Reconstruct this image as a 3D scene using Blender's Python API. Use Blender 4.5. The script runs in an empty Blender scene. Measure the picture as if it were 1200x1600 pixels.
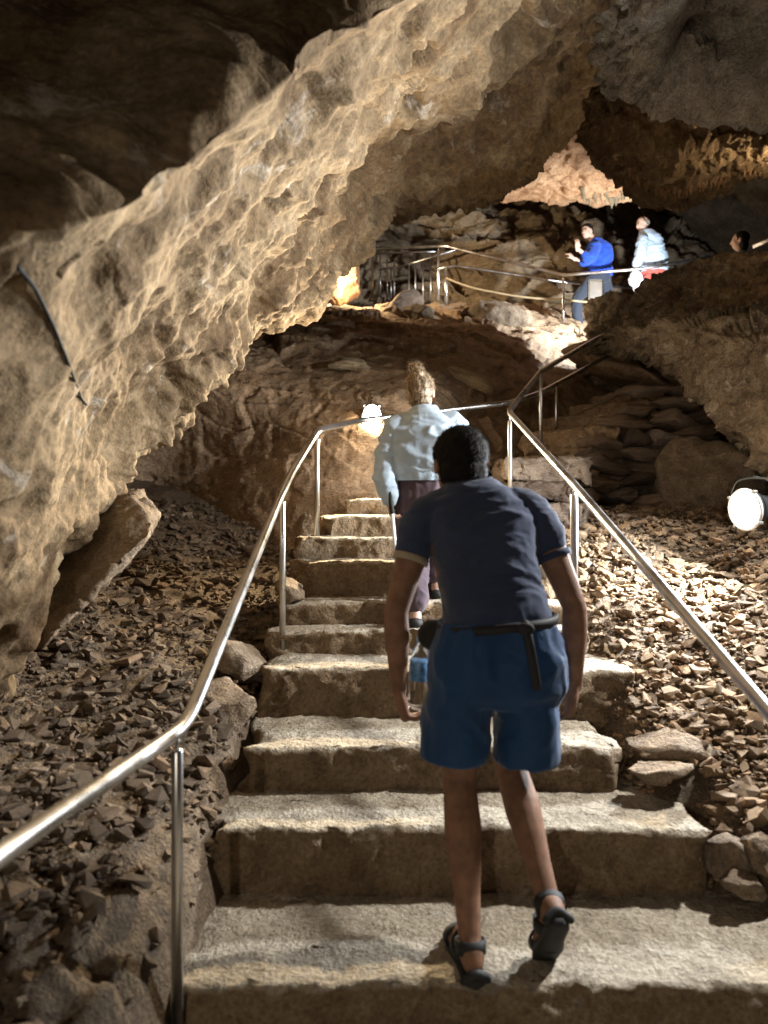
import bpy, bmesh, math, random
import numpy as np
from mathutils import Vector, Matrix
from mathutils.bvhtree import BVHTree

# ------------------------------------------------------------------ camera, world, exposure, lamps
scene = bpy.context.scene
CZ = 1.37            # lens height above the tread the near walker stands on
F = 1155.0           # focal length in photo pixels (26 mm equivalent)
cam = bpy.data.cameras.new('camera')
cam.sensor_fit = 'VERTICAL'; cam.sensor_height = 36.0; cam.sensor_width = 27.0
cam.lens = F / 1600.0 * 36.0
cam.clip_start = 0.05; cam.clip_end = 200
cam.dof.use_dof = True; cam.dof.focus_distance = 4.6; cam.dof.aperture_fstop = 1.9
camo = bpy.data.objects.new('camera', cam)
camo.location = (0, 0, CZ); camo.rotation_euler = (math.radians(90), 0, 0)
scene.collection.objects.link(camo); scene.camera = camo
w = bpy.data.worlds.new('World'); scene.world = w; w.use_nodes = True     # underground: no sky, no sun
w.node_tree.nodes['Background'].inputs[0].default_value = (0.9, 0.75, 0.6, 1)
w.node_tree.nodes['Background'].inputs[1].default_value = 0.0
vs = scene.view_settings
vs.view_transform = 'Standard'; vs.look = 'None'; vs.gamma = 1.0; vs.exposure = 0.0
vs.use_curve_mapping = False
scene.cycles.use_denoising = True
scene.cycles.max_bounces = 6; scene.cycles.diffuse_bounces = 2
scene.cycles.sample_clamp_indirect = 6.0
COL = scene.collection
def at(px, py, Y):
    return Vector(((px - 600.0) / F * Y, Y, CZ - (py - 800.0) / F * Y))
WARM = (1.0, 0.80, 0.52); COOL = (0.86, 0.93, 1.0); NEUT = (1.0, 0.9, 0.76); SOFT = (0.97, 0.96, 0.93)
# every lamp of the cave: where its glass is, which way it looks, colour, watts
FLOOD = at(1166, 796, 4.15)                      # round floodlight in view on the right
BULK = at(581, 655, 5.98)                        # bulkhead lamp in view on the back wall
LAMPS = dict(flood_power=135.0, key_power=155.0, bulk_power=120.0, up_power=230.0, nook_power=110.0, entry_power=12.5, side_power=16.0)
random.seed(7); rng = np.random.default_rng(7)

# ------------------------------------------------------------------ noise
_P = np.random.default_rng(11).permutation(256).astype(np.int32)
_G = np.random.default_rng(12).normal(size=(256, 3)).astype(np.float32)
_G /= np.linalg.norm(_G, axis=1, keepdims=True)
_R = np.random.default_rng(13).random((256, 4)).astype(np.float32)
def _h(ix, iy, iz):
    return _P[(_P[(_P[ix & 255] + iy) & 255] + iz) & 255]
def perlin(p):
    p = p.astype(np.float32)
    i = np.floor(p).astype(np.int32); f = p - i
    u = f * f * f * (f * (f * 6 - 15) + 10)
    out = np.zeros(len(p), np.float32)
    for dx in (0, 1):
        wx = u[:, 0] if dx else 1 - u[:, 0]
        for dy in (0, 1):
            wy = u[:, 1] if dy else 1 - u[:, 1]
            for dz in (0, 1):
                wz = u[:, 2] if dz else 1 - u[:, 2]
                g = _G[_h(i[:, 0] + dx, i[:, 1] + dy, i[:, 2] + dz)]
                d = g[:, 0] * (f[:, 0] - dx) + g[:, 1] * (f[:, 1] - dy) + g[:, 2] * (f[:, 2] - dz)
                out += wx * wy * wz * d
    return out * 1.5
def fbm(p, octs=4, gain=0.5, lac=2.03):
    s = np.zeros(len(p), np.float32); a = 1.0; q = p.copy()
    for k in range(octs):
        s += a * perlin(q + 17.3 * k); a *= gain; q = q * lac
    return s
def ridged(p, octs=4, gain=0.5):
    s = np.zeros(len(p), np.float32); a = 1.0; q = p.copy()
    for k in range(octs):
        s += a * (1 - 2 * np.abs(perlin(q + 9.1 * k))); a *= gain; q = q * 2.1
    return s
def worley(p, jitter=0.9):
    """F1, F2, hash of the nearest cell, offset from its centre"""
    p = p.astype(np.float32); i = np.floor(p).astype(np.int32)
    f1 = np.full(len(p), 9, np.float32); f2 = f1.copy(); hid = np.zeros(len(p), np.int32)
    off = np.zeros_like(p)
    for dx in (-1, 0, 1):
        for dy in (-1, 0, 1):
            for dz in (-1, 0, 1):
                c = i + np.array([dx, dy, dz], np.int32)
                h = _h(c[:, 0], c[:, 1], c[:, 2])
                q = c + 0.5 + (_R[h, :3] - 0.5) * jitter
                v = p - q; d = np.sqrt((v * v).sum(1))
                m = d < f1
                f2 = np.where(m, f1, np.minimum(f2, d))
                hid = np.where(m, h, hid); off = np.where(m[:, None], v, off)
                f1 = np.where(m, d, f1)
    return f1, f2, hid, off
def facets(p, scale, tilt=0.5, crack=0.12, warp=0.25):
    """fractured rock: each cell is a plane with its own tilt and height, cracks between"""
    q = p * scale + warp * np.stack([perlin(p * scale * 1.7 + 3), perlin(p * scale * 1.7 + 31), perlin(p * scale * 1.7 + 57)], 1)
    f1, f2, h, off = worley(q)
    h2 = (h * 7 + 91) & 255
    d = (_R[h, 3] - 0.5) + tilt * (off * (_R[h2, :3] - 0.5) * 2).sum(1)
    return d - crack * np.exp(-((f2 - f1) / 0.06) ** 2) * 2
def strata(p, direc, spacing, warp=0.4, sharp=3.0):
    t = (p @ np.array(direc, np.float32)) / spacing + warp * fbm(p * 0.9, 3) / spacing * 0.4
    k = np.floor(t); f = t - k
    r = _R[(k.astype(np.int32) * 37) & 255, 0]
    return r - 0.5 + 0.8 * f ** sharp - 0.9 * np.exp(-((f) / 0.07) ** 2)

# ------------------------------------------------------------------ object helpers
def tag(o, label=None, cat=None, group=None, kind=None):
    if label: o['label'] = label
    if cat: o['category'] = cat
    if group: o['group'] = group
    if kind: o['kind'] = kind
    return o
def empty(name, loc=(0, 0, 0)):
    o = bpy.data.objects.new(name, None); o.location = loc; o.empty_display_size = 0.1
    COL.objects.link(o); return o
def link(name, me, mat=None, parent=None, smooth=True):
    if mat is not None and not me.materials: me.materials.append(mat)
    if smooth is not None:
        me.polygons.foreach_set('use_smooth', [bool(smooth)] * len(me.polygons))
    o = bpy.data.objects.new(name, me); COL.objects.link(o)
    if parent is not None:
        o.parent = parent
        o.matrix_parent_inverse = Matrix.Translation(-Vector(parent.location))
    return o
def mesh_np(name, v, faces4=None, faces3=None):
    me = bpy.data.meshes.new(name)
    me.vertices.add(len(v)); me.vertices.foreach_set('co', np.ascontiguousarray(v, np.float32).ravel())
    idx = []; tot = []
    if faces4 is not None and len(faces4): idx.append(np.asarray(faces4, np.int32).ravel()); tot.append(np.full(len(faces4), 4, np.int32))
    if faces3 is not None and len(faces3): idx.append(np.asarray(faces3, np.int32).ravel()); tot.append(np.full(len(faces3), 3, np.int32))
    idx = np.concatenate(idx); tot = np.concatenate(tot)
    me.loops.add(len(idx)); me.loops.foreach_set('vertex_index', idx)
    me.polygons.add(len(tot))
    st = np.zeros(len(tot), np.int32); st[1:] = np.cumsum(tot)[:-1]
    me.polygons.foreach_set('loop_start', st); me.polygons.foreach_set('loop_total', tot)
    me.update(calc_edges=True); me.validate(); return me
def bm_mesh(name, bm):
    bmesh.ops.recalc_face_normals(bm, faces=bm.faces[:])
    me = bpy.data.meshes.new(name); bm.to_mesh(me); bm.free(); return me
def grid_faces(nr, nc, wrap=False):
    r = np.arange(nr - 1)[:, None]; c = np.arange(nc if wrap else nc - 1)[None, :]
    a = r * nc + c; b = r * nc + (c + 1) % nc
    return np.stack([a, b, b + nc, a + nc], -1).reshape(-1, 4)
def catmull(ctrl, n, axis):
    """resample a control array along an axis with Catmull-Rom, by arc length"""
    c = np.moveaxis(np.asarray(ctrl, np.float64), axis, 0); m = c.shape[0]
    d = np.linalg.norm(np.diff(c, axis=0), axis=-1).reshape(m - 1, -1).mean(1)
    s = np.concatenate([[0], np.cumsum(d)]); t = np.interp(np.linspace(0, s[-1], n), s, np.arange(m))
    k = np.clip(np.floor(t).astype(int), 0, m - 2); u = (t - k).reshape((-1,) + (1,) * (c.ndim - 1))
    g = lambda j: c[np.clip(j, 0, m - 1)]
    p0, p1, p2, p3 = g(k - 1), g(k), g(k + 1), g(k + 2)
    p0 = np.where((k - 1 < 0).reshape(u.shape), 2 * p1 - p2, p0); p3 = np.where((k + 2 > m - 1).reshape(u.shape), 2 * p2 - p1, p3)
    r = 0.5 * ((2 * p1) + (-p0 + p2) * u + (2 * p0 - 5 * p1 + 4 * p2 - p3) * u * u + (-p0 + 3 * p1 - 3 * p2 + p3) * u ** 3)
    return np.moveaxis(r, 0, axis)
BVH = {}
def rock_sheet(name, ctrl, nr, nc, disp, mat, face=(0, 0, CZ), label=None, extra=None):
    """a rock surface through control points, displaced along its normal by real relief"""
    g = catmull(catmull(ctrl, nr, 0), nc, 1)
    du = np.gradient(g, axis=1); dv = np.gradient(g, axis=0)
    n = np.cross(du, dv); n /= np.linalg.norm(n, axis=-1, keepdims=True) + 1e-9
    if (((np.array(face) - g) * n).sum(-1)).mean() < 0: n = -n; flip = True
    else: flip = False
    V = g.reshape(-1, 3).astype(np.float32); N = n.reshape(-1, 3).astype(np.float32)
    vv = np.repeat(np.linspace(0, 1, nr), nc); uu = np.tile(np.linspace(0, 1, nc), nr)
    V = V + N * disp(V, uu, vv)[:, None]
    if extra is not None: V = extra(V, N, uu, vv)
    f = grid_faces(nr, nc)
    if flip: f = f[:, ::-1]
    me = mesh_np(name, V, f)
    o = link(name, me, mat)
    tag(o, label, None, None, 'structure')
    BVH[name] = BVHTree.FromPolygons(V.tolist(), f.tolist())
    return o
def hit(px, py, *names):
    """the first rock surface met along the sight line through a photo pixel"""
    o = Vector((0, 0, CZ)); d = (at(px, py, 1.0) - o).normalized(); best = None
    for nme in names:
        h = BVH[nme].ray_cast(o, d)
        if h[0] is not None and (best is None or h[3] < best[2]): best = (h[0], h[1], h[3])
    return best
def vnoise(V, freq, amp, octs=1, seed=0.0):
    return V + amp * np.stack([fbm(V * freq + seed, octs), fbm(V * freq + seed + 41.7, octs), fbm(V * freq + seed + 83.1, octs)], 1)
_ico = {}
def ico(sub):
    if sub not in _ico:
        bm = bmesh.new(); bmesh.ops.create_icosphere(bm, subdivisions=sub, radius=1.0)
        _ico[sub] = (np.array([v.co[:] for v in bm.verts], np.float32), np.array([[v.index for v in f.verts] for f in bm.faces], np.int32)); bm.free()
    return _ico[sub]
def boulder(name, seed, radii, sub=4, cuts=9, rough=0.05, depth=(0.55, 0.9)):
    r = np.random.default_rng(seed); v, f = ico(sub); v = v.copy()
    for k in range(cuts):
        n = r.normal(size=3); n /= np.linalg.norm(n); d = r.uniform(*depth)
        e = np.maximum(0, v @ n - d); v -= (e[:, None] * n * 0.93).astype(np.float32)
    v = vnoise(v, 1.6, 0.10, 2, seed * 1.3); v = v * np.array(radii, np.float32)
    s = float(np.mean(radii))
    v = vnoise(v, 4.5 / s * 0.5, rough * s, 3, seed * 2.1)
    return mesh_np(name, v, None, f)
def tube_mesh(name, pts, r, n=12, bend=0.06, radii=None, caps=True, bm=None):
    """a tube along a path; corners become short arcs"""
    P = [Vector(p) for p in pts]; Q = [P[0]]
    for a, b, c in zip(P, P[1:], P[2:]):
        u = (a - b); wv = (c - b); k = min(bend, u.length * .45, wv.length * .45)
        if bend > 0 and u.angle(wv) < math.pi - 0.03:
            s, e = b + u.normalized() * k, b + wv.normalized() * k
            for t in (0, .2, .4, .6, .8, 1): Q.append(s * (1 - t) ** 2 + b * 2 * t * (1 - t) + e * t * t)
        else: Q.append(b)
    Q.append(P[-1])
    own = bm is None
    if own: bm = bmesh.new()
    prev = None; ref = None
    for i, q in enumerate(Q):
        t = (Q[min(i + 1, len(Q) - 1)] - Q[max(i - 1, 0)]).normalized()
        if ref is None:
            ref = t.orthogonal().normalized()
        else: ref = (ref - t * ref.dot(t)).normalized()
        bi = t.cross(ref)
        rr = r if radii is None else np.interp(i / (len(Q) - 1), np.linspace(0, 1, len(radii)), radii)
        ring = [bm.verts.new(q + (ref * math.cos(2 * math.pi * k / n) + bi * math.sin(2 * math.pi * k / n)) * rr) for k in range(n)]
        if prev:
            for k in range(n): bm.faces.new((prev[k], prev[(k + 1) % n], ring[(k + 1) % n], ring[k]))
        elif caps: bm.faces.new(ring[::-1])
        prev = ring
    if caps: bm.faces.new(prev)
    if own: return bm_mesh(name, bm)
def box_bm(bm, c, s, rot=None, bevel=0.0):
    m = Matrix.Translation(Vector(c)) @ (rot.to_4x4() if rot is not None else Matrix.Identity(4)) @ Matrix.Diagonal((s[0], s[1], s[2], 1))
    r = bmesh.ops.create_cube(bm, size=1.0, matrix=m)
    if bevel:
        es = list({e for v in r['verts'] for e in v.link_edges})
        bmesh.ops.bevel(bm, geom=es, offset=bevel, segments=2, affect='EDGES', profile=0.6)

# ------------------------------------------------------------------ procedural materials
class NT:
    def __init__(s, name):
        s.m = bpy.data.materials.new(name); s.m.use_nodes = True; s.t = s.m.node_tree
        s.b = s.t.nodes['Principled BSDF']; s.L = s.t.links.new
    def n(s, kind, **kw):
        x = s.t.nodes.new(kind)
        for k, v in kw.items():
            if k in x.inputs: x.inputs[k].default_value = v
            else: setattr(x, k, v)
        return x
    def coord(s, scale=(1, 1, 1), rot=(0, 0, 0)):
        c = s.n('ShaderNodeTexCoord'); mp = s.n('ShaderNodeMapping')
        mp.inputs['Scale'].default_value = scale; mp.inputs['Rotation'].default_value = rot
        s.L(c.outputs['Object'], mp.inputs[0]); return mp.outputs[0]
    def noise(s, vec, scale, detail=6, rough=0.6, dist=0.0):
        x = s.n('ShaderNodeTexNoise'); x.inputs['Scale'].default_value = scale; x.inputs['Detail'].default_value = detail
        x.inputs['Roughness'].default_value = rough; x.inputs['Distortion'].default_value = dist
        s.L(vec, x.inputs['Vector']); return x.outputs['Fac']
    def ramp(s, fac, stops):
        r = s.n('ShaderNodeValToRGB'); e = r.color_ramp.elements
        while len(e) < len(stops): e.new(0.5)
        for k, (p, c) in enumerate(stops): e[k].position = p; e[k].color = (c[0], c[1], c[2], 1) if not isinstance(c, float) else (c, c, c, 1)
        s.L(fac, r.inputs[0]); return r.outputs[0]
    def mix(s, fac, a, b, mode='MIX'):
        x = s.n('ShaderNodeMix', data_type='RGBA', blend_type=mode)
        for sock, v in ((x.inputs[0], fac), (x.inputs[6], a), (x.inputs[7], b)):
            if hasattr(v, 'is_output'): s.L(v, sock)
            elif isinstance(v, (int, float)): sock.default_value = v
            else: sock.default_value = (v[0], v[1], v[2], 1)
        return x.outputs[2]
    def bump(s, h, strength, dist, prev=None):
        b = s.n('ShaderNodeBump'); b.inputs['Strength'].default_value = strength; b.inputs['Distance'].default_value = dist
        s.L(h, b.inputs['Height'])
        if prev is not None: s.L(prev, b.inputs['Normal'])
        return b.outputs[0]
def rock_mat(name, dark, mid, light, pale=None, scale=1.0, aniso=(1, 1, 1), rot=(0, 0, 0), bump=0.6, rough=0.85, pale_at=0.68, fine=1.0, spec=0.25, island=False, side_tint=None, patch=None):
    t = NT(name); v = t.coord(aniso, rot)
    n1 = t.noise(v, 1.3 * scale, 4, 0.62, 0.5); n2 = t.noise(v, 6.5 * scale, 5, 0.68); n3 = t.noise(v, 42 * scale, 4, 0.68)
    c1 = t.ramp(n1, [(0.30, dark), (0.50, mid), (0.70, light)])
    c2 = t.ramp(n2, [(0.32, dark), (0.52, mid), (0.70, light)])
    c = t.mix(0.55, c1, c2)
    g = t.ramp(n3, [(0.32, 0.5), (0.52, 1.0), (0.70, 1.35)])
    c = t.mix(0.8, c, g, 'MULTIPLY')
    if pale is not None:
        vo = t.noise(v, 3.1 * scale, 6, 0.7, 0.8)
        c = t.mix(t.ramp(vo, [(pale_at - 0.06, 0.0), (pale_at + 0.05, 0.85)]), c, pale)
    if island:
        ge = t.n('ShaderNodeNewGeometry'); oi = t.n('ShaderNodeObjectInfo')
        a = t.n('ShaderNodeMath', operation='ADD'); t.L(ge.outputs['Random Per Island'], a.inputs[0]); t.L(oi.outputs['Random'], a.inputs[1])
        fr = t.n('ShaderNodeMath', operation='FRACT'); t.L(a.outputs[0], fr.inputs[0])
        c = t.mix(1.0, c, t.ramp(fr.outputs[0], [(0.0, (0.45, 0.40, 0.36)), (0.3, (0.85, 0.8, 0.75)), (0.6, (1.05, 1.0, 0.92)), (0.85, (1.25, 1.05, 0.85)), (1.0, (1.45, 1.45, 1.5))]), 'MULTIPLY')
    if side_tint is not None:      # upright faces multiplied darker and browner, upward faces keep the base tone
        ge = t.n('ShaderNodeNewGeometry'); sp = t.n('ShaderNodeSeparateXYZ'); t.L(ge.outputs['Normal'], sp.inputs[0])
        c = t.mix(t.ramp(sp.outputs[2], [(0.35, 1.0), (0.8, 0.0)]), c, t.mix(1.0, c, side_tint, 'MULTIPLY'))
    if patch is not None:     # broad stains
        pn = t.noise(v, 0.9 * scale, 3, 0.6, 0.8); c = t.mix(t.ramp(pn, [(0.50, 0.0), (0.62, 0.75)]), c, t.mix(1.0, c, patch, 'MULTIPLY'))
    t.L(c, t.b.inputs['Base Color'])
    hs = t.n('ShaderNodeMath', operation='MULTIPLY_ADD'); t.L(n2, hs.inputs[0]); hs.inputs[1].default_value = 2.6; t.L(n3, hs.inputs[2])
    t.L(t.bump(hs.outputs[0], min(1.0, 0.9 * bump), 0.022), t.b.inputs['Normal'])
    t.b.inputs['Roughness'].default_value = rough; t.b.inputs['Specular IOR Level'].default_value = spec
    return t.m
def plain_mat(name, col, rough=0.6, metal=0.0, spec=0.5, var=0.15, scale=8, bump=0.0, bscale=60, sheen=0.0):
    t = NT(name); v = t.coord(); n = t.noise(v, scale, 5, 0.6)
    lo = [c * (1 - var) for c in col]; hi = [min(1, c * (1 + var)) for c in col]
    t.L(t.ramp(n, [(0.35, lo), (0.65, hi)]), t.b.inputs['Base Color'])
    t.b.inputs['Roughness'].default_value = rough; t.b.inputs['Metallic'].default_value = metal
    t.b.inputs['Specular IOR Level'].default_value = spec
    if sheen: t.b.inputs['Sheen Weight'].default_value = sheen
    if bump: t.L(t.bump(t.noise(v, bscale, 3, 0.6), bump, 0.004), t.b.inputs['Normal'])
    return t.m
def cloth_mat(name, col, rough=0.85, weave=700, bump=0.25, var=0.12, sheen=0.15):
    t = NT(name); v = t.coord(); n = t.noise(v, 5, 5, 0.6); k = t.noise(v, weave, 2, 0.5); fo = t.noise(v, 14, 4, 0.5, 0.8)
    c = t.ramp(n, [(0.35, [x * (1 - var) for x in col]), (0.65, [min(1, x * (1 + var)) for x in col])])
    t.L(c, t.b.inputs['Base Color']); t.b.inputs['Roughness'].default_value = rough; t.b.inputs['Sheen Weight'].default_value = sheen
    t.b.inputs['Specular IOR Level'].default_value = 0.2
    t.L(t.bump(k, bump, 0.0015, t.bump(fo, 0.25, 0.02)), t.b.inputs['Normal']); return t.m
def glow_mat(name, col, strength):
    t = NT(name); t.b.inputs['Base Color'].default_value = (0.9, 0.9, 0.9, 1); t.b.inputs['Roughness'].default_value = 0.2
    v = t.coord(); n = t.noise(v, 40, 2, 0.5)
    c = t.mix(t.ramp(n, [(0.3, 0.0), (0.7, 0.15)]), col, (1, 1, 1)); t.L(c, t.b.inputs['Emission Color']); t.b.inputs['Emission Strength'].default_value = strength; return t.m
def steel_mat(name):
    t = NT(name); v = t.coord((1, 1, 1)); n = t.noise(v, 160, 3, 0.6); n2 = t.noise(v, 6, 4, 0.6)
    t.L(t.ramp(n2, [(0.3, (0.50, 0.49, 0.47)), (0.7, (0.68, 0.67, 0.66))]), t.b.inputs['Base Color']); t.b.inputs['Metallic'].default_value = 1.0
    t.L(t.ramp(n2, [(0.3, 0.24), (0.7, 0.40)]), t.b.inputs['Roughness']); t.L(t.bump(n, 0.08, 0.001), t.b.inputs['Normal']); return t.m
M = {}
M['overhang'] = rock_mat('overhang_rock', (0.070, 0.043, 0.021), (0.22, 0.150, 0.081), (0.38, 0.29, 0.18), (0.55, 0.49, 0.41), 1.0, pale_at=0.67, bump=0.4, patch=(0.42, 0.33, 0.24))
M['backwall'] = rock_mat('backwall_rock', (0.15, 0.095, 0.055), (0.36, 0.245, 0.15), (0.50, 0.365, 0.23), (0.58, 0.47, 0.33), 0.9, (1, 1, 1.6), pale_at=0.74, bump=0.7, rough=0.7, spec=0.4)
M['upperwall'] = rock_mat('upperwall_rock', (0.10, 0.07, 0.045), (0.26, 0.19, 0.12), (0.40, 0.31, 0.21), (0.55, 0.48, 0.38), 0.8, (0.7, 0.7, 2.2), (0.12, 0.15, 0), pale_at=0.70, bump=0.8)
M['outcrop'] = rock_mat('outcrop_rock', (0.12, 0.08, 0.05), (0.30, 0.23, 0.155), (0.50, 0.42, 0.31), (0.66, 0.58, 0.46), 1.3, pale_at=0.64, bump=1.0)
M['greyceil'] = rock_mat('grey_ceiling_rock', (0.12, 0.10, 0.08), (0.27, 0.245, 0.21), (0.42, 0.40, 0.37), (0.6, 0.6, 0.6), 1.5, pale_at=0.69, bump=1.0)
M['brownceil'] = rock_mat('brown_ceiling_rock', (0.06, 0.036, 0.02), (0.18, 0.115, 0.06), (0.38, 0.26, 0.14), (0.6, 0.48, 0.30), 1.6, pale_at=0.68, bump=1.0)
M['orangeceil'] = rock_mat('orange_ceiling_rock', (0.20, 0.10, 0.045), (0.38, 0.215, 0.11), (0.50, 0.33, 0.19), (0.60, 0.48, 0.34), 1.0, pale_at=0.72, bump=0.7)
M['slabrock'] = rock_mat('slab_rock', (0.13, 0.10, 0.08), (0.32, 0.25, 0.195), (0.45, 0.365, 0.285), (0.45, 0.38, 0.28), 1.6, (0.8, 0.8, 2.0), pale_at=0.70, bump=0.8, island=True)
M['lampplate'] = plain_mat('grey_lamp_plate', (0.045, 0.042, 0.04), 0.5)
M['step'] = rock_mat('step_stone', (0.19, 0.15, 0.105), (0.41, 0.35, 0.265), (0.53, 0.465, 0.365), (0.60, 0.56, 0.48), 1.5, pale_at=0.66, bump=0.9, fine=1.2, side_tint=(0.56, 0.46, 0.36))
M['ground'] = rock_mat('ground_earth', (0.07, 0.05, 0.033), (0.16, 0.115, 0.075), (0.27, 0.20, 0.135), None, 2.0, bump=1.0)
M['stone'] = rock_mat('loose_stone', (0.13, 0.088, 0.056), (0.28, 0.205, 0.135), (0.41, 0.32, 0.225), (0.55, 0.50, 0.43), 3.0, pale_at=0.70, bump=0.6, island=True)
M['darkstone'] = rock_mat('dark_loose_stone', (0.065, 0.046, 0.032), (0.155, 0.118, 0.085), (0.26, 0.212, 0.162), (0.5, 0.45, 0.38), 3.0, pale_at=0.71, bump=0.6, island=True)
M['boulder'] = rock_mat('boulder_rock', (0.12, 0.085, 0.055), (0.27, 0.20, 0.135), (0.40, 0.32, 0.23), (0.5, 0.44, 0.35), 2.0, pale_at=0.69, bump=0.9)
M['shell'] = rock_mat('far_cave_rock', (0.05, 0.035, 0.022), (0.13, 0.09, 0.055), (0.22, 0.16, 0.10), None, 0.6, bump=0.6)
M['palestrata'] = rock_mat('pale_strata_rock', (0.22, 0.16, 0.09), (0.42, 0.33, 0.21), (0.56, 0.46, 0.31), None, 2.5, (0.5, 0.5, 5), bump=0.8)
M['steel'] = steel_mat('brushed_steel')
M['skin'] = plain_mat('tanned_skin', (0.225, 0.118, 0.072), 0.62, spec=0.25, var=0.22, scale=22, bump=0.35, bscale=420)
M['skinpale'] = plain_mat('pale_skin', (0.56, 0.36, 0.27), 0.5, spec=0.4, var=0.06)
M['hairblack'] = plain_mat('black_hair', (0.010, 0.008, 0.007), 0.7, spec=0.2, var=0.4, scale=90, bump=0.6, bscale=120)
M['navy'] = cloth_mat('navy_jersey', (0.038, 0.052, 0.100))
M['shorts'] = cloth_mat('blue_shorts_cloth', (0.012, 0.050, 0.135), 0.6)
M['black'] = plain_mat('black_webbing', (0.008, 0.008, 0.009), 0.7, var=0.2)
M['trim'] = cloth_mat('beige_trim', (0.40, 0.34, 0.24))
M['jacket'] = cloth_mat('pale_blue_jacket', (0.43, 0.54, 0.66), 0.6, bump=0.1)
M['plum'] = cloth_mat('plum_trousers', (0.085, 0.058, 0.070))
M['royal'] = cloth_mat('royal_blue_fleece', (0.02, 0.07, 0.42))
M['slate'] = cloth_mat('slate_trousers', (0.03, 0.036, 0.05))
M['coral'] = cloth_mat('coral_cloth', (0.66, 0.12, 0.09))
M['white'] = plain_mat('white_enamel', (0.75, 0.76, 0.78), 0.35)
M['rope'] = plain_mat('tan_rope', (0.38, 0.29, 0.17), 0.9, bump=0.8, bscale=300)
M['darkmetal'] = plain_mat('black_housing', (0.03, 0.033, 0.036), 0.5, metal=0.3)
M['greycast'] = plain_mat('grey_cast_metal', (0.34, 0.33, 0.31), 0.5, metal=0.6)
M['board'] = plain_mat('brown_board', (0.06, 0.046, 0.032), 0.55, var=0.2)
M['sole'] = plain_mat('black_rubber', (0.012, 0.012, 0.012), 0.75)
M['glass_warm'] = glow_mat('lit_glass_warm', WARM, 95.0)
M['glass_dim'] = glow_mat('lit_glass_small', WARM, 30.0)
M['glass_cool'] = glow_mat('lit_glass_cool', COOL, 30.0)
def blonde():
    t = NT('streaked_blonde_hair'); v = t.coord((60, 60, 9)); n = t.noise(v, 1.0, 4, 0.6)
    t.L(t.ramp(n, [(0.35, (0.07, 0.045, 0.025)), (0.5, (0.27, 0.18, 0.10)), (0.66, (0.60, 0.47, 0.30))]), t.b.inputs['Base Color'])
    t.b.inputs['Roughness'].default_value = 0.5; t.L(t.bump(n, 0.6, 0.006), t.b.inputs['Normal']); return t.m
M['blonde'] = blonde()
def clear_plastic():
    t = NT('clear_bottle_plastic'); t.b.inputs['Transmission Weight'].default_value = 1.0; t.b.inputs['Roughness'].default_value = 0.04
    t.b.inputs['IOR'].default_value = 1.36; v = t.coord(); n = t.noise(v, 30, 2, 0.5)
    t.L(t.ramp(n, [(0.3, (0.93, 0.96, 1.0)), (0.7, (0.98, 0.99, 1.0))]), t.b.inputs['Base Color']); return t.m
M['clear'] = clear_plastic()
M['label'] = plain_mat('blue_bottle_label', (0.10, 0.24, 0.45), 0.4, var=0.5, scale=40)

# ------------------------------------------------------------------ the cave: ground
SY = [0.0, 1.5, 2.1, 2.6, 3.0, 3.45, 3.8, 4.3, 4.8, 5.5, 7.0, 9.0]
SZ = [-0.24, -0.22, -0.12, 0.10, 0.30, 0.50, 0.70, 0.98, 1.28, 1.34, 1.5, 1.9]
def ground_z(X, Y):
    X = np.asarray(X, float); Y = np.asarray(Y, float)
    zl = 0.2 + 0.22 * (Y - 2) + 0.25 * (-X - 0.8)
    zl = np.where(Y < 2.0, 0.2 + 0.34 * (Y - 2) + 0.25 * (-X - 0.8), zl)
    zr = 0.1 + 0.42 * (Y - 2.4) + 0.12 * (X - 1.1)
    zr = np.where(Y > 5.0, 1.19 + 0.15 * (Y - 5) + 0.12 * (X - 1.1), zr)
    zc = np.interp(Y, SY, SZ) - 0.28
    a = 1 / (1 + np.exp((X + 0.60) / 0.035)); b = 1 / (1 + np.exp(-(X - 1.02 - 0.18 * (Y < 2.9) - 0.22 * (Y < 2.64)) / 0.045))
    return np.maximum(zl, -0.5) * a + np.maximum(zr, -0.5) * b + zc * np.clip(1 - a - b, 0, 1)
xs = np.linspace(-4.2, 5.4, 420); ys = np.concatenate([np.linspace(-6, 1.2, 90)[:-1], np.linspace(1.2, 6.2, 300)[:-1], np.linspace(6.2, 9, 60)])
gx, gy = np.meshgrid(xs, ys); V = np.stack([gx.ravel(), gy.ravel(), ground_z(gx, gy).ravel()], 1).astype(np.float32)
nearleft = np.exp(-((V[:, 0] + 0.75) / 0.5) ** 2 - ((V[:, 1] - 1.6) / 0.65) ** 2)
V[:, 2] += 0.05 * fbm(V * 2.1, 4) + 0.012 * fbm(V * 14, 3) + nearleft * (0.10 * facets(V, 3.2) + 0.05 * ridged(V * np.array([6, 2.5, 6], np.float32), 3) - 0.03)
GV = V
ground = link('ground', mesh_np('ground', V, grid_faces(len(ys), len(xs))), M['ground'])
tag(ground, 'stony earth floor of the cave sloping up beside the steps', None, None, 'structure')
BVH['ground'] = BVHTree.FromPolygons(V.tolist(), grid_faces(len(ys), len(xs)).tolist())

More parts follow.
